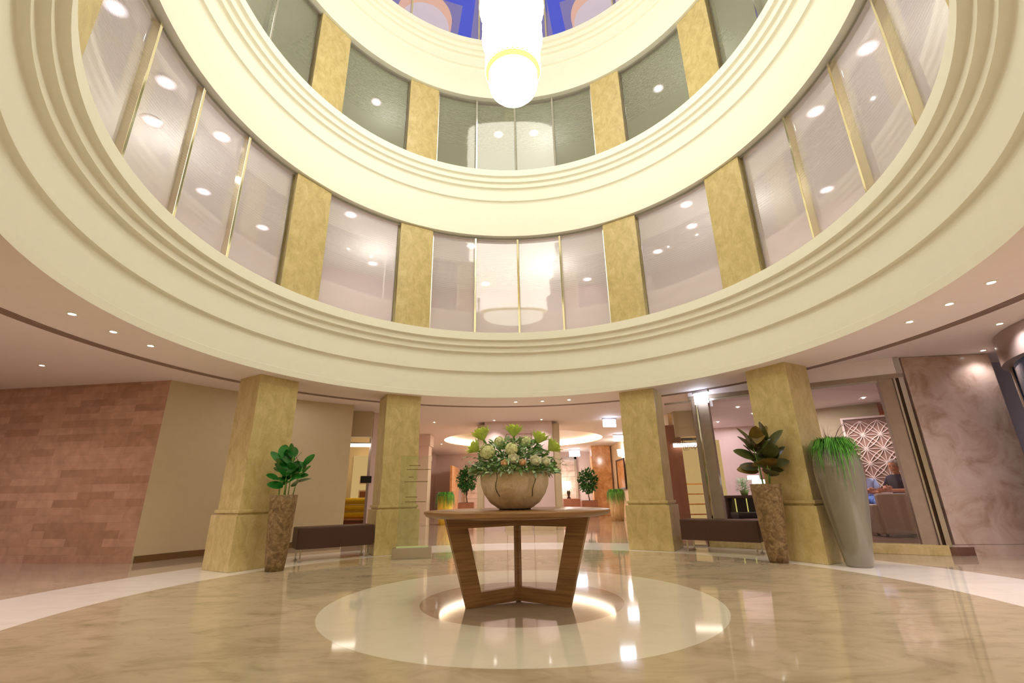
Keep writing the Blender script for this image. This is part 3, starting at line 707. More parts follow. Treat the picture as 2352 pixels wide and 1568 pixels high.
# ------------------------------------------------------------------ planters
def tapered_pot(label, x, y, h, rb, rt_, mat, name='planter_pot'):
    t = thing(name, label, 'planter', (x, y, 0))
    prof = [(0, 0), (rb, 0)]
    for k in range(1, 11):
        u = k/10; prof.append((rb+(rt_-rb)*(u**0.72), h*u))
    prof += [(rt_-0.025, h), (rt_-0.03, h-0.06), (0, h-0.06)]
    bm = bmesh.new(); revolve(bm, prof, 40); pt_ = fin('pot', bm, mat, t)
    bm = bmesh.new(); revolve(bm, [(0, h-0.05), (rt_-0.035, h-0.055)], 30); fin('soil', bm, SOIL, pt_)
    return t
tapered_pot('tapered mosaic stone pot in front of the left column, beside the bench', -3.60, 2.20, 1.05, 0.125, 0.195, ROUGHPOT)
tapered_pot('tapered mosaic stone pot in front of the right column, beside the bench', 3.76, 2.26, 1.09, 0.125, 0.215, ROUGHPOT)
def rubber_plant(label, x, y, z, stems, mats, seed, size):
    random.seed(seed)
    t = thing('rubber_plant', label, 'plant', (x, y, z))
    lv = [bmesh.new() for _ in mats]
    for (sx, sy, lean_x, lean_y, hh, nl) in stems:
        bm = bmesh.new(); top = Vector((sx+lean_x, sy+lean_y, hh)); mid = Vector((sx+lean_x*0.35, sy+lean_y*0.35, hh*0.5)); tube(bm, [(sx, sy, -0.02), mid, top], 0.009, 7, 0.005); fin('stem', bm, STEMG, t)
        for k in range(nl):
            u = 0.38+0.62*k/(nl-1); p = Vector((sx, sy, 0)).lerp(top, u); a = k*2.4+seed+sx*20
            up_ = 0.35+2.2*max(0, (u-0.45))
            d = Vector((cos(a), sin(a), up_)); w = size*random.uniform(0.85, 1.1)
            b = random.choices(range(len(mats)), [5, 1][:len(mats)])[0]
            q = p+d.normalized()*0.03
            leaf(lv[b], q, d, Vector((-cos(a)*0.6, -sin(a)*0.6, 1))+Vector((random.uniform(-.9, .9), -0.9, random.uniform(-.3, .3))), w, w*0.62, droop=random.uniform(0.1, 0.5)*(1.2-u*0.7), fold=0.14, rows=9)
    for b, m in zip(lv, mats): fin('foliage', b, m, t, recalc=False)
rubber_plant('rubber plant with glossy green oval leaves in the left mosaic pot', -3.60, 2.20, 1.0,
             [(-0.07, -0.02, -0.03, 0, 0.60, 9), (0.06, 0.0, 0.02, -0.03, 0.62, 9), (0.10, 0.05, 0.1, 0.02, 0.46, 7), (-0.02, 0.06, 0.0, 0.03, 0.52, 7), (0.02, -0.05, 0.02, -0.05, 0.40, 6)], [LEAF], 3, 0.23)
rubber_plant('rubber plant with broad dull olive leaves in the right mosaic pot', 3.76, 2.26, 1.04,
             [(-0.04, -0.02, -0.06, 0, 0.66, 9), (0.05, -0.02, 0.06, -0.03, 0.66, 9), (0.08, 0.03, 0.10, 0.0, 0.40, 5), (0.0, 0.05, 0.0, 0.04, 0.58, 7)], [LEAFD, LEAFB], 9, 0.36)
# tall grey vase
vx, vy = 4.575, 1.75
vt = thing('tall_vase', 'tall glossy grey vase tapering to the floor, right of the right column', 'vase', (vx, vy, 0))
bm = bmesh.new(); revolve(bm, [(0, 0), (0.155, 0), (0.165, 0.03), (0.21, 0.35), (0.262, 0.75), (0.298, 1.1), (0.305, 1.28), (0.29, 1.42), (0.25, 1.53), (0.20, 1.585), (0.185, 1.59), (0.18, 1.56), (0, 1.54)], 56); vb_ = fin('body', bm, VASEM, vt)
bm = bmesh.new(); revolve(bm, [(0, 1.565), (0.178, 1.565)], 30); fin('soil', bm, SOIL, vb_)
random.seed(21)
gt = thing('trailing_grass', 'bright green grass plant spilling over the rim of the tall grey vase', 'plant', (vx, vy, 1.58))
bm = bmesh.new()
for k in range(900):
    a = random.uniform(0, 2*pi); r0 = random.uniform(0.0, 0.15); ln = random.uniform(0.02, 0.28)*random.choice((1, 1, 1, 1.5)); hh = random.uniform(0.04, 0.15)
    aa = a+random.uniform(-.7, .7); d = Vector((cos(a), sin(a), 0)); e = Vector((cos(aa), sin(aa), 0)); rim = random.uniform(0.20, 0.33)
    p0 = d*r0; p0.z = -0.01
    pts = [p0, (d*r0+e*rim)*0.42+Vector((0, 0, hh*0.85)), e*rim*0.8+Vector((0, 0, hh*0.8)), e*rim+Vector((0, 0, hh*0.2-0.03)), e*(rim+random.uniform(0, 0.04))+Vector((0, 0, -ln*0.6)), e*(rim+random.uniform(-0.02, 0.05))+Vector((0, 0, -ln))]
    blade(bm, pts[:random.choice((4, 5, 6, 6))], random.uniform(0.008, 0.014), mi=random.choice((0, 0, 1)))
for (a, ln, cnt) in ((250, 0.68, 8), (243, 0.5, 8), (262, 0.58, 6), (300, 0.34, 8), (335, 0.36, 9), (205, 0.42, 10), (228, 0.3, 8), (280, 0.25, 8)):
    for q in range(cnt):
        e = Vector((cos(R(a+random.uniform(-7, 7))), sin(R(a+random.uniform(-7, 7))), 0)); l2 = ln*random.uniform(0.5, 1.0); ro = random.uniform(0.27, 0.35); sw = Vector((random.uniform(-.05, .05), random.uniform(-.03, .03), 0))
        blade(bm, [e*0.1, e*ro*0.7+Vector((0, 0, random.uniform(.03, .08))), e*ro+Vector((0, 0, -0.08)), e*ro*1.03+sw*0.5+Vector((0, 0, -l2*0.6)), e*ro*0.98+sw+Vector((0, 0, -l2))], random.uniform(0.008, 0.016), mi=q % 2)
fin('blades', bm, [GRASS, GRASSD], gt, recalc=False)
bm = bmesh.new()
for k in range(26):
    a = random.uniform(0, 2*pi); s = random.uniform(0.1, 0.5); h = random.uniform(0.15, 0.34)
    e = Vector((cos(a)*s*0.5-0.06, sin(a)*s*0.4, 0)); blade(bm, [(-0.05, 0, 0), e*0.4+Vector((-0.04, 0, h*0.6)), e+Vector((0, 0, h))], 0.007)
for k in range(260):
    a = random.uniform(0, 2*pi); a2 = a+random.uniform(-1.5, 1.5); r0 = random.uniform(0, 0.2); h_ = random.uniform(0.05, 0.15)
    e = Vector((cos(a), sin(a), 0)); e2 = Vector((cos(a2), sin(a2), 0))
    blade(bm, [e*r0, e*r0+e2*0.05+Vector((0, 0, h_)), e*r0+e2*random.uniform(0.12, 0.2)+Vector((0, 0, h_*random.uniform(0.2, 1.1)))], 0.010, mi=1+k % 2)
for (ax, az_) in ((0.42, 0.06), (0.36, 0.28), (0.3, 0.2)):
    tube(bm, [(ax*u_, -0.03*u_, (0.26+az_*0.4)*sin(pi*min(1, u_*0.62))*1.0-(0.26+az_*0.4-az_)*u_**3*0.6) for u_ in [q/12 for q in range(13)]], 0.0025, 5)
fin('dry_sprays', bm, [TRUNK, GRASS, GRASSD], gt, recalc=False)

# ------------------------------------------------------------------ glass information stand
st = thing('glass_information_stand', 'clear glass information panel standing in a low steel base before the left centre column', 'sign stand', (-1.86, 3.42, 0), R(8))
bm = bmesh.new(); box(bm, -0.33, 0.33, -0.11, 0.11, 0, 0.165, 0.004); fin('base', bm, SATIN, st)
bm = bmesh.new(); box(bm, -0.27, 0.27, -0.008, 0.008, 0.165, 1.70, 0.002); fin('glass_panel', bm, clear_glass('green_tint_glass', (0.90, 0.94, 0.88, 1), 0.03), st)
bm = bmesh.new(); box(bm, -0.27, 0.27, -0.012, -0.009, 0.165, 0.19); fin('lit_edge', bm, emit('lit_glass_edge', (0.6, 0.58, 0.22, 1), 0.6), st)
ETCH = plain('etched_grey', srgb(120, 100, 60), 0.6)
bm = bmesh.new()
random.seed(5)
for zz, w0, w1 in ((1.52, -0.12, 0.08), (1.45, -0.16, 0.26), (1.32, -0.12, -0.04), (1.24, -0.2, 0.22), (0.98, -0.16, 0.05), (0.90, -0.16, 0.20)):
    box(bm, w0, w1, -0.0105, -0.009, zz, zz+0.012)
fin('etched_lines', bm, ETCH, st)

# ------------------------------------------------------------------ kiosk behind the flowers
kx0, kx1, ky = -1.27, 1.28, 9.3
kt = thing('kiosk_wall', 'free standing beige panelled core wall behind the flower table', 'partition', (0, ky, 0))
bm = bmesh.new(); box(bm, kx0+0.22, kx1-0.22, 0, 1.0, 0.0, CZ); fin('core', bm, PINKW, kt)
bm = bmesh.new(); box(bm, kx1-0.22, kx1, 0.05, 1.0, 0.0, CZ-0.08); box(bm, kx0, kx0+0.22, 0.05, 1.0, 0.0, CZ-0.08); fin('side_panel', bm, BEIGEW, kt)
bm = bmesh.new()
for a_, b_ in ((-0.38, 0.42),): 
    box(bm, a_, a_+0.015, -0.012, 0, 0.1, CZ-0.4); box(bm, b_-0.015, b_, -0.012, 0, 0.1, CZ-0.4); box(bm, a_, b_, -0.012, 0, CZ-0.4, CZ-0.385)
fin('panel_joint', bm, BROWNSTONE, kt)
bm = bmesh.new()
for a_, b_ in ((-1.26, -1.06), (-0.42, 0.36), (0.42, 1.05)): box(bm, a_, b_, -0.14, 0.04, 0.0, 0.12)
fin('skirting_block', bm, BEIGEW, kt)

# ------------------------------------------------------------------ hanging exit signs
def exit_sign(label, x, y, z, rz, w=0.40, h=0.22):
    t = thing('exit_sign', label, 'exit sign', (x, y, z), rz)
    bm = bmesh.new(); box(bm, -w/2-0.02, w/2+0.02, -0.03, 0.03, -0.05, 0.0); hs = fin('housing', bm, SATIN, t)
    bm = bmesh.new(); box(bm, -w/2, w/2, -0.006, 0.006, -0.05-h, -0.05); fin('lit_panel', bm, SIGNM, hs)
exit_sign('white lit hanging exit sign nearest in the back hall', 2.78, 8.95, CZ, 0.1)
exit_sign('white lit hanging exit sign half hidden by the right centre column', 3.95, 13.1, CZ, 0.1, 0.5)
exit_sign('white lit hanging exit sign farthest back in the hall', 2.9, 19.4, CZ, 0.0, 0.55, 0.3)
exit_sign('tilted white lit exit sign hanging in front of the lounge glass', 3.72, 4.1, 2.95, R(-50), 0.30, 0.22)
lamp('POINT', (3.72, 4.1, 2.80), 2.5, (0.35, 0.45, 1.0), 0.05, gloss=False, name='exit_sign_glow')
lamp('POINT', (2.78, 8.90, CZ-0.12), 2, (0.35, 0.45, 1.0), 0.05, gloss=False, name='exit_sign_glow')

# ------------------------------------------------------------------ back hall
def ficus(label, x, y, h, seed):
    random.seed(seed)
    t = thing('ficus_tree', label, 'tree', (x, y, 0.4))
    bm = bmesh.new(); tube(bm, [(0, 0, -0.05), (0.03, 0, 0.3), (-0.02, 0, 0.6), (0.02, 0, h-0.9)], 0.03, 8, 0.015)
    for k in range(5): a = k*1.3; tube(bm, [(0.0, 0, 0.55), (cos(a)*0.2, sin(a)*0.2, h-0.85)], 0.012, 5, 0.006)
    fin('trunk', bm, TRUNK, t)
    bm = bmesh.new()
    for k in range(900):
        d = Vector((random.gauss(0, 1), random.gauss(0, 1), random.gauss(0, 1))).normalized()*random.uniform(0.15, 0.42)
        p = Vector((d.x, d.y, h-0.85+d.z*1.25)); leaf(bm, p, d+Vector((0, 0, random.uniform(-.3, .3))), (random.uniform(-1, 1), random.uniform(-1, 1), 1), random.uniform(0.10, 0.15), 0.08, rows=2)
    fin('foliage', bm, TREEG, t, recalc=False)
    q = thing('square_planter', label.replace('small ficus tree in the back hall, seen', 'low dark square planter of the ficus'), 'planter', (x, y, 0))
    bm = bmesh.new(); box(bm, -0.36, 0.36, -0.3, 0.3, 0, 0.68, 0.02); fin('box', bm, BROWNSTONE, q)
    bm = bmesh.new(); box(bm, -0.33, 0.33, -0.27, 0.27, 0.68, 0.69); fin('soil', bm, SOIL, q)
ficus('small ficus tree in the back hall, seen left of the flower bowl', -2.42, 17, 2.1, 4)
ficus('small ficus tree in the back hall, seen right of the flower bowl', 3.15, 17, 2.0, 6)
def grass_planter(label, x, y, seed, mat, rimg):
    random.seed(seed)
    t = thing('grass_planter', label, 'planter', (x, y, 0))
    bm = bmesh.new(); revolve(bm, [(0, 0), (0.22, 0), (0.26, 0.4), (0.30, 1.0), (0.27, 1.0), (0, 0.95)], 28); fin('pot', bm, mat, t)
    g = thing('potted_grass', label.replace('planter', 'grass in the planter'), 'plant', (x, y, 0.98))
    bm = bmesh.new()
    for k in range(420):
        a = random.uniform(0, 2*pi); e = Vector((cos(a), sin(a), 0)); r0 = random.uniform(0, 0.25); ln = random.uniform(0.15, 0.45)
        blade(bm, [e*r0, e*(r0+0.04)+Vector((0, 0, 0.15)), e*(0.33)+Vector((0, 0, 0.05)), e*0.36+Vector((0, 0, -ln))][:random.choice((2, 3, 4, 4))], 0.03, mi=k % 2)
    fin('blades', bm, [GRASSD, GRASS], g, recalc=False)
POTW = marble('streaked_driftwood', srgb(150, 120, 80), srgb(196, 164, 116), srgb(222, 196, 150), 6, 0.5, stretch=(3, 3, 0.3))
POTY = marble('yellow_striped_pot', srgb(180, 150, 30), srgb(220, 190, 60), srgb(240, 220, 100), 6, 0.4, stretch=(5, 5, 0.2))
grass_planter('streaked wooden planter beside the right centre column in the back hall', 3.66, 13.3, 3, POTW, 0)
grass_planter('yellow striped planter left of the table in the back hall', -2.73, 12.65, 5, POTY, 0)
# picture and sconce on the right hall wall
pf = thing('wall_picture', 'tall dark framed picture on the cream wall right of the back hall', 'picture', (4.37, 15.3, 1.75), R(90))
bm = bmesh.new()
for a_ in ((-0.8, 0.8, -0.62, -0.56), (-0.8, 0.8, 0.56, 0.62), (-0.8, -0.74, -0.56, 0.56), (0.74, 0.8, -0.56, 0.56)): box(bm, a_[0], a_[1], 0.0, 0.05, a_[2], a_[3])
fr_ = fin('frame', bm, DKMETAL, pf)
bm = bmesh.new(); box(bm, -0.74, 0.74, 0.0, 0.02, -0.56, 0.56); fin('canvas', bm, ORANGEM, fr_)
sc = thing('wall_sconce', 'bright wall light above the framed picture in the back hall', 'wall lamp', (4.30, 15.0, 2.62))
bm = bmesh.new(); revolve(bm, [(0, -0.16), (0.07, -0.14), (0.10, 0.12), (0, 0.14)], 16); fin('shade', bm, LAMP, sc)
bm = bmesh.new(); box(bm, -0.02, 0.06, -0.05, 0.05, -0.05, 0.05); fin('bracket', bm, SATIN, sc)
bm = bmesh.new(); box(bm, 3.5, 4.4, 17.6, 18.2, 0, CZ-0.002, 0.01); o = fin('amber_marble_pier', bm, ORANGEM); tag(o, 'amber lit marble pier at the right end of the back hall', 'pier')
bm = bmesh.new(); box(bm, -4.05, -3.3, 12.1, 12.7, 0, 2.75, 0.01); box(bm, -4.1, -3.25, 12.05, 12.75, 2.75, CZ-0.002, 0.01); o = fin('hall_pier', bm, PINKW); tag(o, 'pink plastered pier on the left of the back hall, under a sloping beam', 'pier')
for i, (x0, x1, z1) in enumerate(((-4.0, -3.65, 2.5),)):
    pass
wn = 90
for (x0, x1, yy, z0, z1, mt, nm) in ((-2.95, -2.0, 20.9, 0, 2.55, BROWNSTONE, 'window'), (2.1, 3.15, 20.9, 0, 2.9, BROWNSTONE, 'window')):
    wn += 1
    bm = bmesh.new()
    for a_ in ((x0, x0+0.12, z0, z1), (x1-0.12, x1, z0, z1), (x0, x1, z1-0.12, z1)): box(bm, a_[0], a_[1], yy-0.08, yy, a_[2], a_[3])
    w = struct(fin('window_%d' % wn, bm, GREYM))
    bm = bmesh.new()
    for k in range(9): box(bm, x0+0.12, x1-0.12, yy-0.03, yy-0.01, z0+k*(z1-0.12)/9+0.01, z0+(k+1)*(z1-0.12)/9)
    fin('blind', bm, PINKM, w)
wall('wall_back', (-4.7, 21), (5.0, 21), 0, CZ, PINKW, 0.1)
bm = bmesh.new(); box(bm, -3.35, -3.25, 18.0, 20.8, 0, 2.4); d_ = struct(fin('door_1', bm, ORANGEM))
bm = bmesh.new(); box(bm, -3.24, -3.2, 18.2, 18.24, 0.9, 1.2); fin('door_handle', bm, CHROME, d_)
dl = thing('desk_lamp', 'small white lit lamp on the dark chest at the end of the hall', 'lamp', (2.55, 20.0, 0.75))
bm = bmesh.new(); revolve(bm, [(0, 0), (0.12, 0), (0.05, 0.1), (0.1, 0.3), (0.03, 0.5), (0, 0.5)], 16); fin('base', bm, DKMETAL, dl)
bm = bmesh.new(); revolve(bm, [(0.15, 0.5), (0.13, 0.85), (0, 0.85)], 16); fin('lamp_shade', bm, LAMP, dl)
bm = bmesh.new(); box(bm, 2.25, 3.1, 19.7, 20.3, 0, 0.75, 0.02); o = fin('low_chest', bm, BROWNSTONE); tag(o, 'low dark chest under the lit lamp at the end of the hall', 'cabinet')

# ------------------------------------------------------------------ left shop opening
bm = bmesh.new(); box(bm, -5.0, -4.2, 9.1, 9.16, 0.05, 2.2); sd = fin('shop_door', bm, GOLDW); tag(sd, 'cream shop door with warm shop light painted on as glow in the left opening', 'door')
sl = thing('shop_light', 'long white light fitting over the left shop opening', 'light', (-4.25, 7.35, 2.32), R(12))
bm = bmesh.new(); box(bm, -0.32, 0.32, -0.05, 0.05, -0.04, 0.04, 0.01); fin('diffuser', bm, emit('shop_strip', (1, 0.86, 0.7, 1), 4), sl)
bm = bmesh.new(); box(bm, -0.33, 0.33, -0.03, 0.09, 0.04, 0.07); fin('housing', bm, SATIN, sl)
for k, (zz, lb) in enumerate(((1.48, 'upper'), (1.08, 'lower'))):
    t = thing('small_picture', '%s of two small square pictures on the shop door' % lb, 'picture', (-4.62, 9.09, zz))
    bm = bmesh.new(); box(bm, -0.14, 0.14, -0.02, 0, -0.12, 0.12); fr_ = fin('frame', bm, PAPER, t)
    bm = bmesh.new(); box(bm, -0.10, 0.10, -0.03, -0.02, -0.08, 0.08); fin('print', bm, BROWNSTONE, fr_)
for k, lb in enumerate(('bottom', 'middle', 'top')):
    bm = bmesh.new(); box(bm, -0.38, 0.38, -0.2, 0.2, 0, 0.17, 0.06); o = fin('yellow_cushion', bm, YELLOW, None, (-4.55, 8.5, 0.45+k*0.18), smooth=True); tag(o, 'yellow cushion, %s of the stack in the left shop' % lb, 'cushion')
ct = thing('shop_counter', 'low wooden counter carrying the yellow cushions', 'counter', (-4.62, 8.45, 0))
bm = bmesh.new(); box(bm, -0.48, 0.48, -0.3, 0.3, 0.40, 0.45, 0.01); fin('top', bm, ORANGEM, ct)
bm = bmesh.new(); box(bm, -0.45, 0.45, -0.27, 0.27, 0, 0.40); fin('cabinet', bm, BROWNSTONE, ct)
tv = thing('black_display', 'small black display box on the wall edge beside the left shop', 'display', (-3.96, 7.22, 1.43), R(20))
bm = bmesh.new(); box(bm, -0.15, 0.12, -0.10, 0.0, -0.085, 0.085, 0.006); fin('housing', bm, BLACK, tv)
bm = bmesh.new(); box(bm, -0.02, 0.02, 0.0, 0.05, -0.04, 0.04); fin('bracket', bm, SATIN, tv)
lamp('POINT', (-4.6, 8.2, 2.2), 18, (1, 0.75, 0.35), 0.15, gloss=False, name='shop_glow')

# ------------------------------------------------------------------ right: gift shop bay behind the bench
wall('wall_shop_pier', (3.95, 8.2), (4.55, 8.0), 0, 2.80, BROWNSTONE, 0.3)
wall('wall_shop_lintel', (4.4, 7.95), (5.25, 7.85), 2.45, CZ, BEIGEW, 0.25)
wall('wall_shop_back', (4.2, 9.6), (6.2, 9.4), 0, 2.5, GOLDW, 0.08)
gs = thing('shop_shelf_unit', 'warm lit wooden shelf unit in the gift shop bay', 'shelves', (5.15, 9.25, 0), R(-5))
for k in range(4):
    bm = bmesh.new(); box(bm, -0.35, 0.35, -0.12, 0.12, 0.35+k*0.28, 0.38+k*0.28); fin('shelf', bm, ORANGEM, gs)
bm = bmesh.new(); box(bm, -0.38, -0.35, -0.13, 0.13, 0, 1.3); box(bm, 0.35, 0.38, -0.13, 0.13, 0, 1.3); fin('side_panel', bm, ORANGEM, gs)
sl = thing('shop_light', 'long white light fitting over the gift shop bay', 'light', (4.66, 7.9, 2.22), R(-7))
bm = bmesh.new(); box(bm, -0.36, 0.36, -0.05, 0.05, -0.05, 0.05, 0.01); fin('diffuser', bm, emit('shop_strip_b', (1, 0.86, 0.7, 1), 4), sl)
bm = bmesh.new(); box(bm, -0.37, 0.37, -0.03, 0.09, 0.05, 0.08); fin('housing', bm, SATIN, sl)
lamp('POINT', (4.9, 8.7, 2.2), 18, (1, 0.75, 0.35), 0.15, gloss=False, name='shop_glow')

# ------------------------------------------------------------------ right: lounge behind glass
nx, ny = 0.5, 0.8660254
def gp(s, off=0.0, z=0.0):
    """point on the glass line, s metres from its left post, off metres into the lounge"""
    return Vector((3.62+ny*s+nx*off, 4.395-nx*s+ny*off, z))
ga = math.atan2(-nx, ny)
# raised lounge floor with a marble kerb
bm = bmesh.new(); a = gp(-0.05, -0.02); b = gp(3.55, -0.02); prism(bm, [(a.x, a.y), (b.x, b.y), (14.9, 3.2), (14.9, 14), (6.9, 14)], 0.0, 0.12); struct(fin('floor_lounge', bm, plain('lounge_carpet', srgb(110, 78, 62), 0.6, var=0.1)))
bm = bmesh.new(); box(bm, 0, 3.46, -0.08, 0.0, 0, 0.15, 0.006, None); k_ = struct(fin('trim_kerb', bm, COLM, None, gp(-0.02, -0.0), ga))
def gbox(name, s0, s1, o0, o1, z0, z1, mat, parent=None):
    bm = bmesh.new(); box(bm, s0, s1, o0, o1, z0, z1, 0.004)
    return fin(name, bm, mat, parent, gp(0) if parent is None else (0, 0, 0), ga if parent is None else 0)
o = gbox('trim_header', -0.05, 3.5, -0.03, 0.05, 2.80, 2.88, GREYM); struct(o)
o = gbox('trim_fascia', -0.05, 3.5, -0.02, 0.04, 2.88, CZ, CEIL); struct(o)
def post(label, s, w=0.12, depth=0.25, side=1):
    t = thing('door_post', label, 'post', gp(s), ga)
    bm = bmesh.new(); box(bm, -0.015, 0.015, -0.05, 0.0, 0.12, 2.80, 0.004); fin('chrome_strip', bm, CHROME if side > 0 else SATIN, t)
    bm = bmesh.new(); box(bm, 0.02*side if side > 0 else -w, w if side > 0 else -0.02, -0.02, depth, 0.12, 2.80, 0.004); fin('stone_face', bm, GREYM, t)
    bm = bmesh.new(); 
    if side > 0: box(bm, -0.10, -0.02, -0.02, 0.05, 0.12, 2.80, 0.004)
    else: box(bm, 0.06, 0.13, -0.03, 0.06, 0.12, CZ-0.01, 0.004)
    fin('return_panel', bm, GREYM if side > 0 else SATIN, t)
    if side < 0:
        bm = bmesh.new(); box(bm, 0.018, 0.058, -0.01, 0.06, 0.12, 2.80, 0.004); fin('dark_joint', bm, DKMETAL, t)
post('grey stone door post with chrome strip, left end of the lounge glass', 0.10, 0.22, 0.25, 1)
post('grey stone door post with chrome strip beside the wide pink marble pier', 3.36, 0.22, 0.25, -1)
wn = 95
for s0, s1 in ((0.36, 1.75), (1.77, 3.12)):
    wn += 1
    bm = bmesh.new(); box(bm, s0, s1, -0.006, 0.006, 0.13, 0.16); box(bm, s0, s1, -0.006, 0.006, 2.76, 2.80)
    w = struct(fin('window_%d' % wn, bm, SATIN, None, gp(0), ga))
    bm = bmesh.new(); vs = [bm.verts.new(v) for v in ((s0, 0, 0.16), (s1, 0, 0.16), (s1, 0, 2.76), (s0, 0, 2.76))]; bm.faces.new(vs); fin('pane', bm, GLASSD, w)
# glass panel left of the post with the lettering
bm = bmesh.new(); box(bm, -0.55, -0.02, -0.006, 0.006, 0.0, 0.03); box(bm, -0.55, -0.02, -0.006, 0.006, 2.76, 2.80)
w = struct(fin('window_98', bm, SATIN, None, gp(0), ga))
bm = bmesh.new(); vs = [bm.verts.new(v) for v in ((-0.55, 0, 0.03), (-0.02, 0, 0.03), (-0.02, 0, 2.76), (-0.55, 0, 2.76))]; bm.faces.new(vs); fin('pane', bm, GLASSD, w)
def text_mesh(txt, size, ext=0.002):
    cu = bpy.data.curves.new('t', 'FONT'); cu.body = txt; cu.size = size; cu.extrude = ext; cu.align_x = 'LEFT'
    tmp = bpy.data.objects.new('t', cu); COL.objects.link(tmp); bpy.context.view_layer.update()
    me = bpy.data.meshes.new_from_object(tmp.evaluated_get(bpy.context.evaluated_depsgraph_get()))
    bpy.data.objects.remove(tmp); bpy.data.curves.remove(cu); me.materials.clear(); return me
lt = thing('glass_lettering', 'small brown lettering on the glass left of the lounge post', 'lettering', gp(-0.38, -0.012, 1.95), ga)
for nm, txt, x, z in (('upper_word', 'gift', 0.0, 0.0), ('lower_word', 'shop', 0.13, -0.12)):
    o = link(nm, text_mesh(txt, 0.13), BROWNSTONE, lt, (x, 0, z)); o.rotation_euler = (R(90), 0, 0)
bm = bmesh.new(); box(bm, 0.105, 0.113, -0.002, 0.002, -0.14, 0.08); box(bm, 0.105, 0.22, -0.002, 0.002, -0.148, -0.14); fin('bracket_line', bm, BROWNSTONE, lt)

# lounge walls
wall('wall_lounge_left', (3.66, 4.52), (6.62, 12.1), 0.0, CZ, PINKW, -0.04)
wall('wall_lounge_back', (6.4, 12.1), (11.0, 10.6), 0.12, CZ, PINKW, 0.1)
bm = bmesh.new(); box(bm, 8.2, 8.75, 10.7, 11.1, 0.12, 2.8); o = fin('brown_stone_pier', bm, BROWNSTONE); tag(o, 'dark red brown pier at the back of the lounge', 'pier')
wall('wall_lounge_brick', (9.65, 7.25), (13.5, 4.9), 0.12, CZ, REDBRICK, 0.12)
wall('wall_lounge_inner', (8.3, 8.13), (9.65, 7.25), 0.12, CZ, BEIGEW, 0.12)
# decorative lattice
la = math.atan2(-0.72, 1.1)
lx = thing('lattice_panel', 'tall champagne metal lattice panel of overlapping petals in the lounge', 'wall panel', (8.70, 7.43, 0.45), la)
W_, H_ = 1.18, 2.35
bm = bmesh.new()
for a_ in ((0, W_, 0, 0.05), (0, W_, H_-0.05, H_), (0, 0.05, 0.05, H_-0.05), (W_-0.05, W_, 0.05, H_-0.05)): box(bm, a_[0], a_[1], -0.05, 0.02, a_[2], a_[3])
fin('frame', bm, LATM, lx)
bm = bmesh.new(); box(bm, 0.05, W_-0.05, 0.0, 0.01, 0.05, H_-0.05); fin('backing', bm, plain('lattice_backing', srgb(130, 98, 84), 0.5), lx)
bm = bmesh.new(); cs = 0.36
def petal(bm, a, b, w):
    a = Vector(a); b = Vector(b); d = b-a; n = Vector((-d.z, 0, d.x)).normalized(); prev = None
    for side in (-1, 1):
        prev = None
        for k in range(9):
            t = k/8; off = n*side*w*sin(pi*t); p = a+d*t+off
            q0 = bm.verts.new(p+n*0.007+Vector((0, -0.02, 0))); q1 = bm.verts.new(p-n*0.007+Vector((0, -0.02, 0))); q2 = bm.verts.new(p+n*0.011); q3 = bm.verts.new(p-n*0.011)
            cur = (q0, q1, q3, q2)
            if prev:
                for i in range(4): bm.faces.new((prev[i], prev[(i+1) % 4], cur[(i+1) % 4], cur[i]))
            prev = cur
nxp, nzp = 3, 6
for i in range(nxp):
    for j in range(nzp):
        x0 = 0.05+i*cs; z0 = 0.08+j*cs
        for (p, q) in (((x0, 0, z0), (x0+cs, 0, z0+cs)), ((x0+cs, 0, z0), (x0, 0, z0+cs))): petal(bm, p, q, 0.045)
        if j: box(bm, x0, x0+cs, -0.015, 0, z0-0.006, z0+0.006)
        if i: box(bm, x0-0.006, x0+0.006, -0.015, 0, z0, z0+cs)
fin('petal_grid', bm, LATM, lx)
for x in (0.25, 0.75): lamp('SPOT', (8.70+0.84*x-0.2, 7.43-0.55*x-0.35, 3.08), 60, (1, 0.9, 0.9), 0.03, 80, 0.7, gloss=False, name='lattice_fill')  # unseen spots added to brighten the lattice
# armchair seen from behind
def armchair(label, x, y, rz, name='armchair'):
    t = thing(name, label, 'armchair', (x, y, 0.12), rz)
    bm = bmesh.new(); box(bm, -0.40, 0.40, -0.10, 0.06, 0.05, 0.78, 0.04); fin('backrest', bm, UPH, t)
    bm = bmesh.new(); box(bm, -0.32, 0.32, 0.06, 0.36, 0.2, 0.42, 0.04); fin('seat', bm, UPH, t)
    for s in (-1, 1):
        bm = bmesh.new(); box(bm, s*0.40-0.08, s*0.40+0.08, 0.0, 0.38, 0.05, 0.58, 0.03); fin('armrest', bm, UPH, t)
        for yy in (-0.02, 0.32):
            bm = bmesh.new(); box(bm, s*0.36-0.02, s*0.36+0.02, yy-0.02, yy+0.02, 0, 0.06); fin('leg', bm, BLACK, t)
armchair('taupe armchair seen from behind, right of the tall grey vase', 7.34, 4.35, R(-12))
armchair('taupe armchair half hidden behind the tall grey vase', 6.45, 4.95, R(20))
sf = thing('lounge_sofa', 'low sofa against the lattice panel in the lounge', 'sofa', (8.55, 6.0, 0.12), R(-30))
bm = bmesh.new(); box(bm, -1.0, 1.0, -0.35, 0.35, 0.12, 0.42, 0.05); fin('seat', bm, UPH, sf)
bm = bmesh.new(); box(bm, -1.0, 1.0, 0.28, 0.5, 0.12, 0.72, 0.05); fin('backrest', bm, UPH, sf)
for s in (-0.85, 0.85):
    bm = bmesh.new(); box(bm, s-0.03, s+0.03, -0.3, 0.4, 0, 0.12); fin('leg', bm, BLACK, sf)
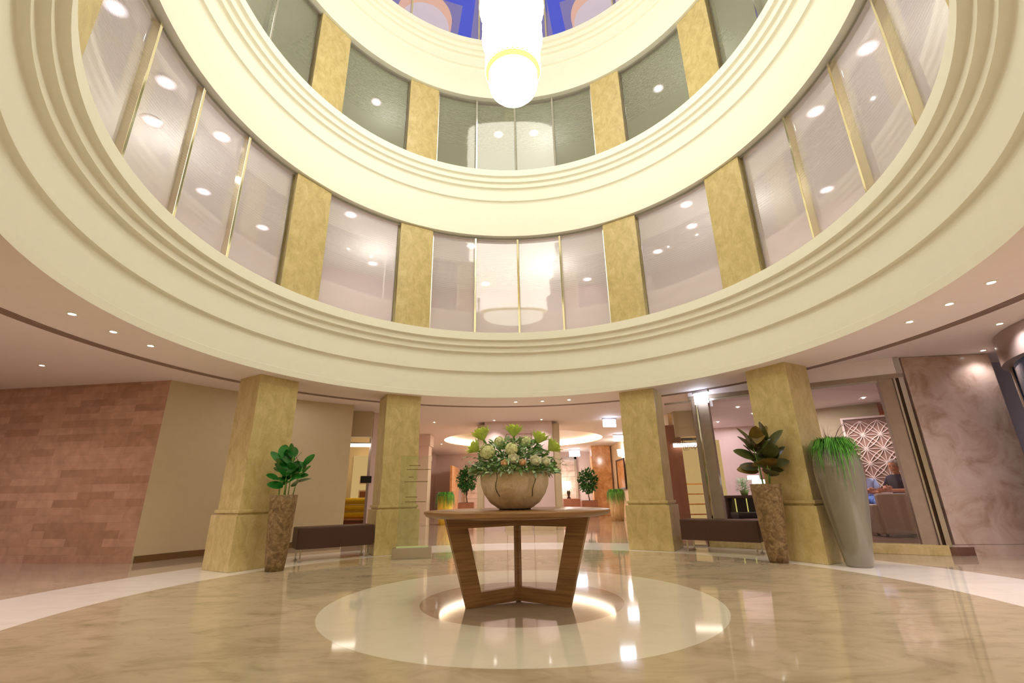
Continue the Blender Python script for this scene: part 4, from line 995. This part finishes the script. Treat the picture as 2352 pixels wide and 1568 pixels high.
lt_ = thing('coffee_table', 'red brown wooden coffee table beside the taupe armchair', 'table', (6.98, 5.42, 0.12), R(-30))
bm = bmesh.new(); box(bm, -0.36, 0.36, -0.25, 0.25, 0.38, 0.42, 0.008); fin('tabletop', bm, WALNUT, lt_)
bm = bmesh.new(); box(bm, -0.30, 0.30, -0.20, 0.20, 0.0, 0.38, 0.006); fin('base', bm, wood('red_wood', srgb(96, 40, 20), srgb(130, 60, 34)), lt_)

# seated people
def person(name, label, loc, rz, joints, edges, radii, skin_idx_mat, head, parts):
    t = thing(name, label, 'person', loc, rz)
    me = bpy.data.meshes.new('body'); me.from_pydata([Vector(j) for j in joints], edges, [])
    o = bpy.data.objects.new('body', me); COL.objects.link(o); o.parent = t
    sm = o.modifiers.new('skin', 'SKIN'); sm.use_smooth_shade = True
    for i, r_ in enumerate(radii): me.skin_vertices[0].data[i].radius = (r_, r_)
    me.skin_vertices[0].data[0].use_root = True
    ss = o.modifiers.new('sub', 'SUBSURF'); ss.levels = 2; ss.render_levels = 2
    me.materials.append(skin_idx_mat)
    return t
# bodies: pelvis first; person faces local -y (toward their knees)
def seated(name, label, loc, rz, shirt, trousers, hairm, arms='crossed'):
    t = thing(name, label, 'person', loc, rz)
    def skin(nm, pts, edges, rad, mat, root=0):
        me = bpy.data.meshes.new(nm); me.from_pydata([Vector(p) for p in pts], edges, [])
        o = bpy.data.objects.new(nm, me); COL.objects.link(o); o.parent = t
        m_ = o.modifiers.new('skin', 'SKIN'); m_.use_smooth_shade = True
        for i, r_ in enumerate(rad): me.skin_vertices[0].data[i].radius = (r_ if not isinstance(r_, tuple) else r_)*1.0 if False else ((r_, r_) if not isinstance(r_, tuple) else r_)
        for i in range(len(pts)): me.skin_vertices[0].data[i].use_root = (i == root)
        s_ = o.modifiers.new('sub', 'SUBSURF'); s_.levels = 2; s_.render_levels = 2
        me.materials.append(mat); return o
    t.scale = (1.12, 1.12, 1.12)
    # one continuous skin-coloured body: torso, neck, head core, arms, hands, legs
    P = [(0, 0, 0.10), (0, 0.02, 0.30), (0, 0.01, 0.48), (0, -0.01, 0.54), (0, -0.03, 0.60), (0, -0.05, 0.67),
         (-0.17, 0.0, 0.47), (-0.22, -0.10, 0.27), (-0.05, -0.32, 0.30), (0.05, -0.36, 0.31),
         (0.17, 0.0, 0.47), (0.23, -0.10, 0.25), (0.06, -0.30, 0.26), (-0.05, -0.34, 0.27),
         (-0.10, -0.02, 0.06), (-0.13, -0.42, 0.08), (-0.13, -0.44, -0.30), (-0.13, -0.56, -0.36),
         (0.10, -0.02, 0.06), (0.13, -0.42, 0.08), (0.13, -0.44, -0.30), (0.13, -0.56, -0.36)]
    E_ = [(0, 1), (1, 2), (2, 3), (3, 4), (4, 5), (2, 6), (6, 7), (7, 8), (8, 9), (2, 10), (10, 11), (11, 12), (12, 13), (0, 14), (14, 15), (15, 16), (16, 17), (0, 18), (18, 19), (19, 20), (20, 21)]
    Rr = [0.15, 0.14, 0.13, 0.06, 0.055, 0.07, 0.065, 0.045, 0.032, 0.028, 0.065, 0.045, 0.032, 0.028, 0.09, 0.065, 0.045, 0.035, 0.09, 0.065, 0.045, 0.035]
    skin('body', P, E_, Rr, SKIN)
    # head with face, turned and bowed a little
    HM = Matrix.Translation((0, -0.045, 0.69)) @ Matrix.Rotation(R(22), 4, 'Z') @ Matrix.Rotation(R(10), 4, 'X')
    bm = bmesh.new(); ellipsoid(bm, (0, 0, 0), (0.076, 0.094, 0.112), 22, 16)
    for v in bm.verts:
        if v.co.z < -0.04: v.co.x *= 1-(-v.co.z-0.04)*3.5; v.co.y -= 0.008
    ellipsoid(bm, (0, -0.092, -0.010), (0.010, 0.017, 0.024), 10, 8)
    ellipsoid(bm, (0, -0.068, -0.086), (0.030, 0.020, 0.018), 12, 8)
    for s_ in (-1, 1): ellipsoid(bm, (s_*0.078, 0.008, -0.008), (0.010, 0.022, 0.032), 10, 8)
    for v in bm.verts: v.co = HM @ v.co
    hd = fin('head', bm, SKIN, t)
    bm = bmesh.new()
    for s_ in (-1, 1):
        ellipsoid(bm, (s_*0.031, -0.083, 0.012), (0.014, 0.010, 0.007), 10, 6)
        ellipsoid(bm, (s_*0.031, -0.085, 0.034), (0.020, 0.008, 0.004), 10, 6)
    ellipsoid(bm, (0, -0.096, -0.056), (0.024, 0.008, 0.005), 10, 6)
    for v in bm.verts: v.co = HM @ v.co
    fin('face_features', bm, BROWNSTONE, hd)
    bm = bmesh.new(); ellipsoid(bm, (0, 0.022, 0.030), (0.090, 0.100, 0.104), 30, 18, noise=0.025)
    for v in bm.verts:
        if v.co.y < -0.045 and v.co.z < 0.075: v.co.y = -0.045+(v.co.y+0.045)*0.1
        if v.co.z < -0.03: v.co.z = -0.03+(v.co.z+0.03)*0.4; v.co.x *= 0.95
    for v in bm.verts: v.co = HM @ v.co
    fin('hair', bm, hairm, hd)
    # clothing
    skin('shirt', [(0, 0, 0.12), (0, 0.02, 0.30), (0, 0.01, 0.47), (0, 0.0, 0.53), (-0.17, 0.0, 0.47), (-0.215, -0.08, 0.31), (0.17, 0.0, 0.47), (0.225, -0.08, 0.29)],
         [(0, 1), (1, 2), (2, 3), (2, 4), (4, 5), (2, 6), (6, 7)], [0.17, 0.16, 0.15, 0.07, 0.082, 0.06, 0.082, 0.06], shirt)
    skin('trousers', [(0, 0, 0.08), (-0.10, -0.03, 0.06), (-0.13, -0.42, 0.08), (-0.13, -0.44, -0.27), (0.10, -0.03, 0.06), (0.13, -0.42, 0.08), (0.13, -0.44, -0.27)],
         [(0, 1), (1, 2), (2, 3), (0, 4), (4, 5), (5, 6)], [0.16, 0.11, 0.085, 0.06, 0.11, 0.085, 0.06], trousers)
    for s in (-1, 1):
        bm = bmesh.new(); ellipsoid(bm, (s*0.13, -0.52, -0.37), (0.05, 0.13, 0.045), 14, 8); fin('shoe', bm, BLACK, t)
        bm = bmesh.new()      # hands: palm, four fingers and a thumb
        hx = 0.05*(-s) if False else (0.06 if s < 0 else -0.06); hz = 0.31 if s < 0 else 0.265
        ellipsoid(bm, (hx, -0.365, hz), (0.045, 0.02, 0.035), 12, 8)
        dirx = 1 if s < 0 else -1
        for f_ in range(4):
            zz = hz+0.024-f_*0.016; ln = (0.06, 0.07, 0.066, 0.052)[f_]
            tube(bm, [(hx+dirx*0.03, -0.37, zz), (hx+dirx*(0.03+ln*0.55), -0.385, zz), (hx+dirx*(0.03+ln*0.9), -0.372, zz-0.006)], 0.0085, 7, 0.0065)
        tube(bm, [(hx-dirx*0.015, -0.375, hz+0.025), (hx+dirx*0.015, -0.40, hz+0.045), (hx+dirx*0.035, -0.405, hz+0.045)], 0.010, 7, 0.008)
        fin('hand', bm, SKIN, t)
    return t
seated('person', 'grey haired person in a dark navy shirt sitting with folded arms in the lounge', (7.93, 4.98, 0.66), R(-78), SHIRT, JEANS, HAIR)
seated('person', 'person in pale blue shirt and blue jeans sitting half hidden behind the grey vase', (8.05, 6.22, 0.62), R(-30), LSHIRT, JEANS, plain('dark_hair', srgb(60, 44, 36), 0.8))
stl = thing('lounge_stool', 'taupe upholstered seat under the grey haired person', 'stool', (7.95, 4.98, 0.12), R(-78))
bm = bmesh.new(); box(bm, -0.3, 0.3, -0.22, 0.28, 0.06, 0.42, 0.05); fin('seat', bm, UPH, stl)
bm = bmesh.new(); box(bm, -0.25, 0.25, -0.2, 0.2, 0.0, 0.07); fin('base', bm, BLACK, stl)

# console table with plants and lamps, seen above the right bench
cx, cy = 5.95, 8.0
cb = thing('console_table', 'dark wooden console with two yellow light strips in the lounge above the right bench', 'console', (cx, cy, 0.12), 0)
bm = bmesh.new(); box(bm, -0.52, 0.60, -0.22, 0.22, 0.70, 0.76, 0.005); box(bm, -0.52, 0.60, -0.22, 0.22, 0.18, 0.24, 0.005); fin('shelf', bm, WALNUT_D, cb)
bm = bmesh.new(); box(bm, -0.46, 0.5, 0.0, 0.15, 0.24, 0.70); fin('back_panel', bm, BLACK, cb)
for x in (-0.47, 0.52):
    bm = bmesh.new(); box(bm, x-0.03, x+0.03, -0.2, 0.2, 0, 0.70); fin('leg', bm, WALNUT_D, cb)
for x in (-0.16, 0.14):
    bm = bmesh.new(); box(bm, x-0.012, x+0.012, -0.012, -0.002, 0.26, 0.68); fin('light_strip', bm, YLED, cb)
bs = thing('dark_bench_seat', 'black low bench under the console in the lounge', 'bench', (6.0, 7.3, 0.12), 0)
bm = bmesh.new(); box(bm, -0.6, 0.6, -0.25, 0.2, 0.22, 0.36, 0.02); fin('seat', bm, BLACK, bs)
for x in (-0.5, 0.5):
    bm = bmesh.new(); box(bm, x-0.03, x+0.03, -0.2, 0.15, 0, 0.22); fin('leg', bm, BLACK, bs)
random.seed(12)
pp = thing('potted_fern', 'feathery grey green plant standing on the dark console', 'plant', (cx+0.12, cy, 0.88))
bm = bmesh.new()
for k in range(420):
    a = random.uniform(0, 2*pi); h = random.uniform(0.08, 0.42); s = random.uniform(0, 0.18)*(1.2-h)
    leaf(bm, (s*cos(a), s*sin(a), h), (cos(a), sin(a), 0.9), (0, 0, 1), random.uniform(0.06, 0.11), 0.02, rows=2)
fin('foliage', bm, EUCA, pp, recalc=False)
bm = bmesh.new(); revolve(bm, [(0, 0), (0.08, 0), (0.11, 0.12), (0.1, 0.13), (0, 0.1)], 18); fin('pot', bm, EUCAD, pp)
for lb, x, y, zz, w in (('upper', 6.33, 7.9, 1.33, 0.15), ('lower', 6.46, 7.9, 1.22, 0.17)):
    t = thing('table_lamp', '%s of two bright white lamp shades behind the right leafy plant' % lb, 'lamp', (x, y, zz))
    bm = bmesh.new(); revolve(bm, [(w, -0.05), (w*0.95, 0.05), (0, 0.05)], 24); fin('lamp_shade', bm, emit('shade_white', (1, 0.97, 0.92, 1), 3.5), t)
    bm = bmesh.new(); tube(bm, [(0, 0.0, 0.04), (0, 0, 0.88-zz)], 0.012, 8); revolve(bm, [(0, 0.88-zz), (0.06, 0.88-zz), (0.05, 0.90-zz), (0, 0.91-zz)], 16); fin('lamp_base', bm, BRASSY, t)

# wide pink marble pier at the right and its skirting
d = Vector((8.15-6.69, 2.50-2.66, 0)); pa = math.atan2(d.y, d.x)
pr = thing('marble_pier', 'wide pink marble pier right of the lounge glass', 'pier', (6.69, 2.68, 0), pa)
bm = bmesh.new(); box(bm, 0.03, 1.42, 0, 0.6, 0.15, CZ-0.002, 0.015); fin('shaft', bm, PINKM, pr)
bm = bmesh.new(); prism(bm, [(-0.17, 0.02), (0.0, -0.03), (1.6, -0.03), (1.6, 0.65), (0.0, 0.65)], 0, 0.15); fin('plinth', bm, PINKM, pr)

wall('wall_entrance', (8.25, 3.25), (14.9, 2.2), 0, CZ, plain('grey_lavender_glass_wall', srgb(178, 174, 196), 0.12), 0.08)
# entrance drum at the far right
ed = thing('revolving_door', 'round revolving entrance door with chrome posts at the right edge', 'revolving door', (9.02, 0.38, 0))
bm = bmesh.new(); lathe(bm, [(2.1, CZ-0.005), (2.1, 2.75), (2.0, 2.75), (0.0, 2.75)], 72); fin('canopy_drum', bm, plain('grey_canopy', srgb(170, 150, 140), 0.3, 0.3), ed)
for az in (-122, -76, -40, -10, 20, 60, 100, 150, 200):
    bm = bmesh.new(); p = polar(2.0, az); 
    for k in (-1, 0, 1):
        q = polar(2.0, az+k*1.6); tube(bm, [(q.x, q.y, 0), (q.x, q.y, 2.76)], 0.026, 10, mi=0 if k else 1)
    fin('post', bm, [CHROME, BLACK], ed)
bm = bmesh.new(); lathe(bm, [(1.98, 0.02), (1.98, 2.75)], 60, R(-74), R(-20)); fin('curved_glass', bm, BLUER, ed)
bm = bmesh.new(); lathe(bm, [(2.03, 0), (2.03, 0.06), (1.93, 0.06), (1.93, 0)], 72); fin('base_ring', bm, CHROME, ed)

# world: faint warm ambience
wd = bpy.data.worlds.new('world'); scene.world = wd; wd.use_nodes = True
wd.node_tree.nodes['Background'].inputs[0].default_value = (0.9, 0.85, 0.75, 1); wd.node_tree.nodes['Background'].inputs[1].default_value = 0.3
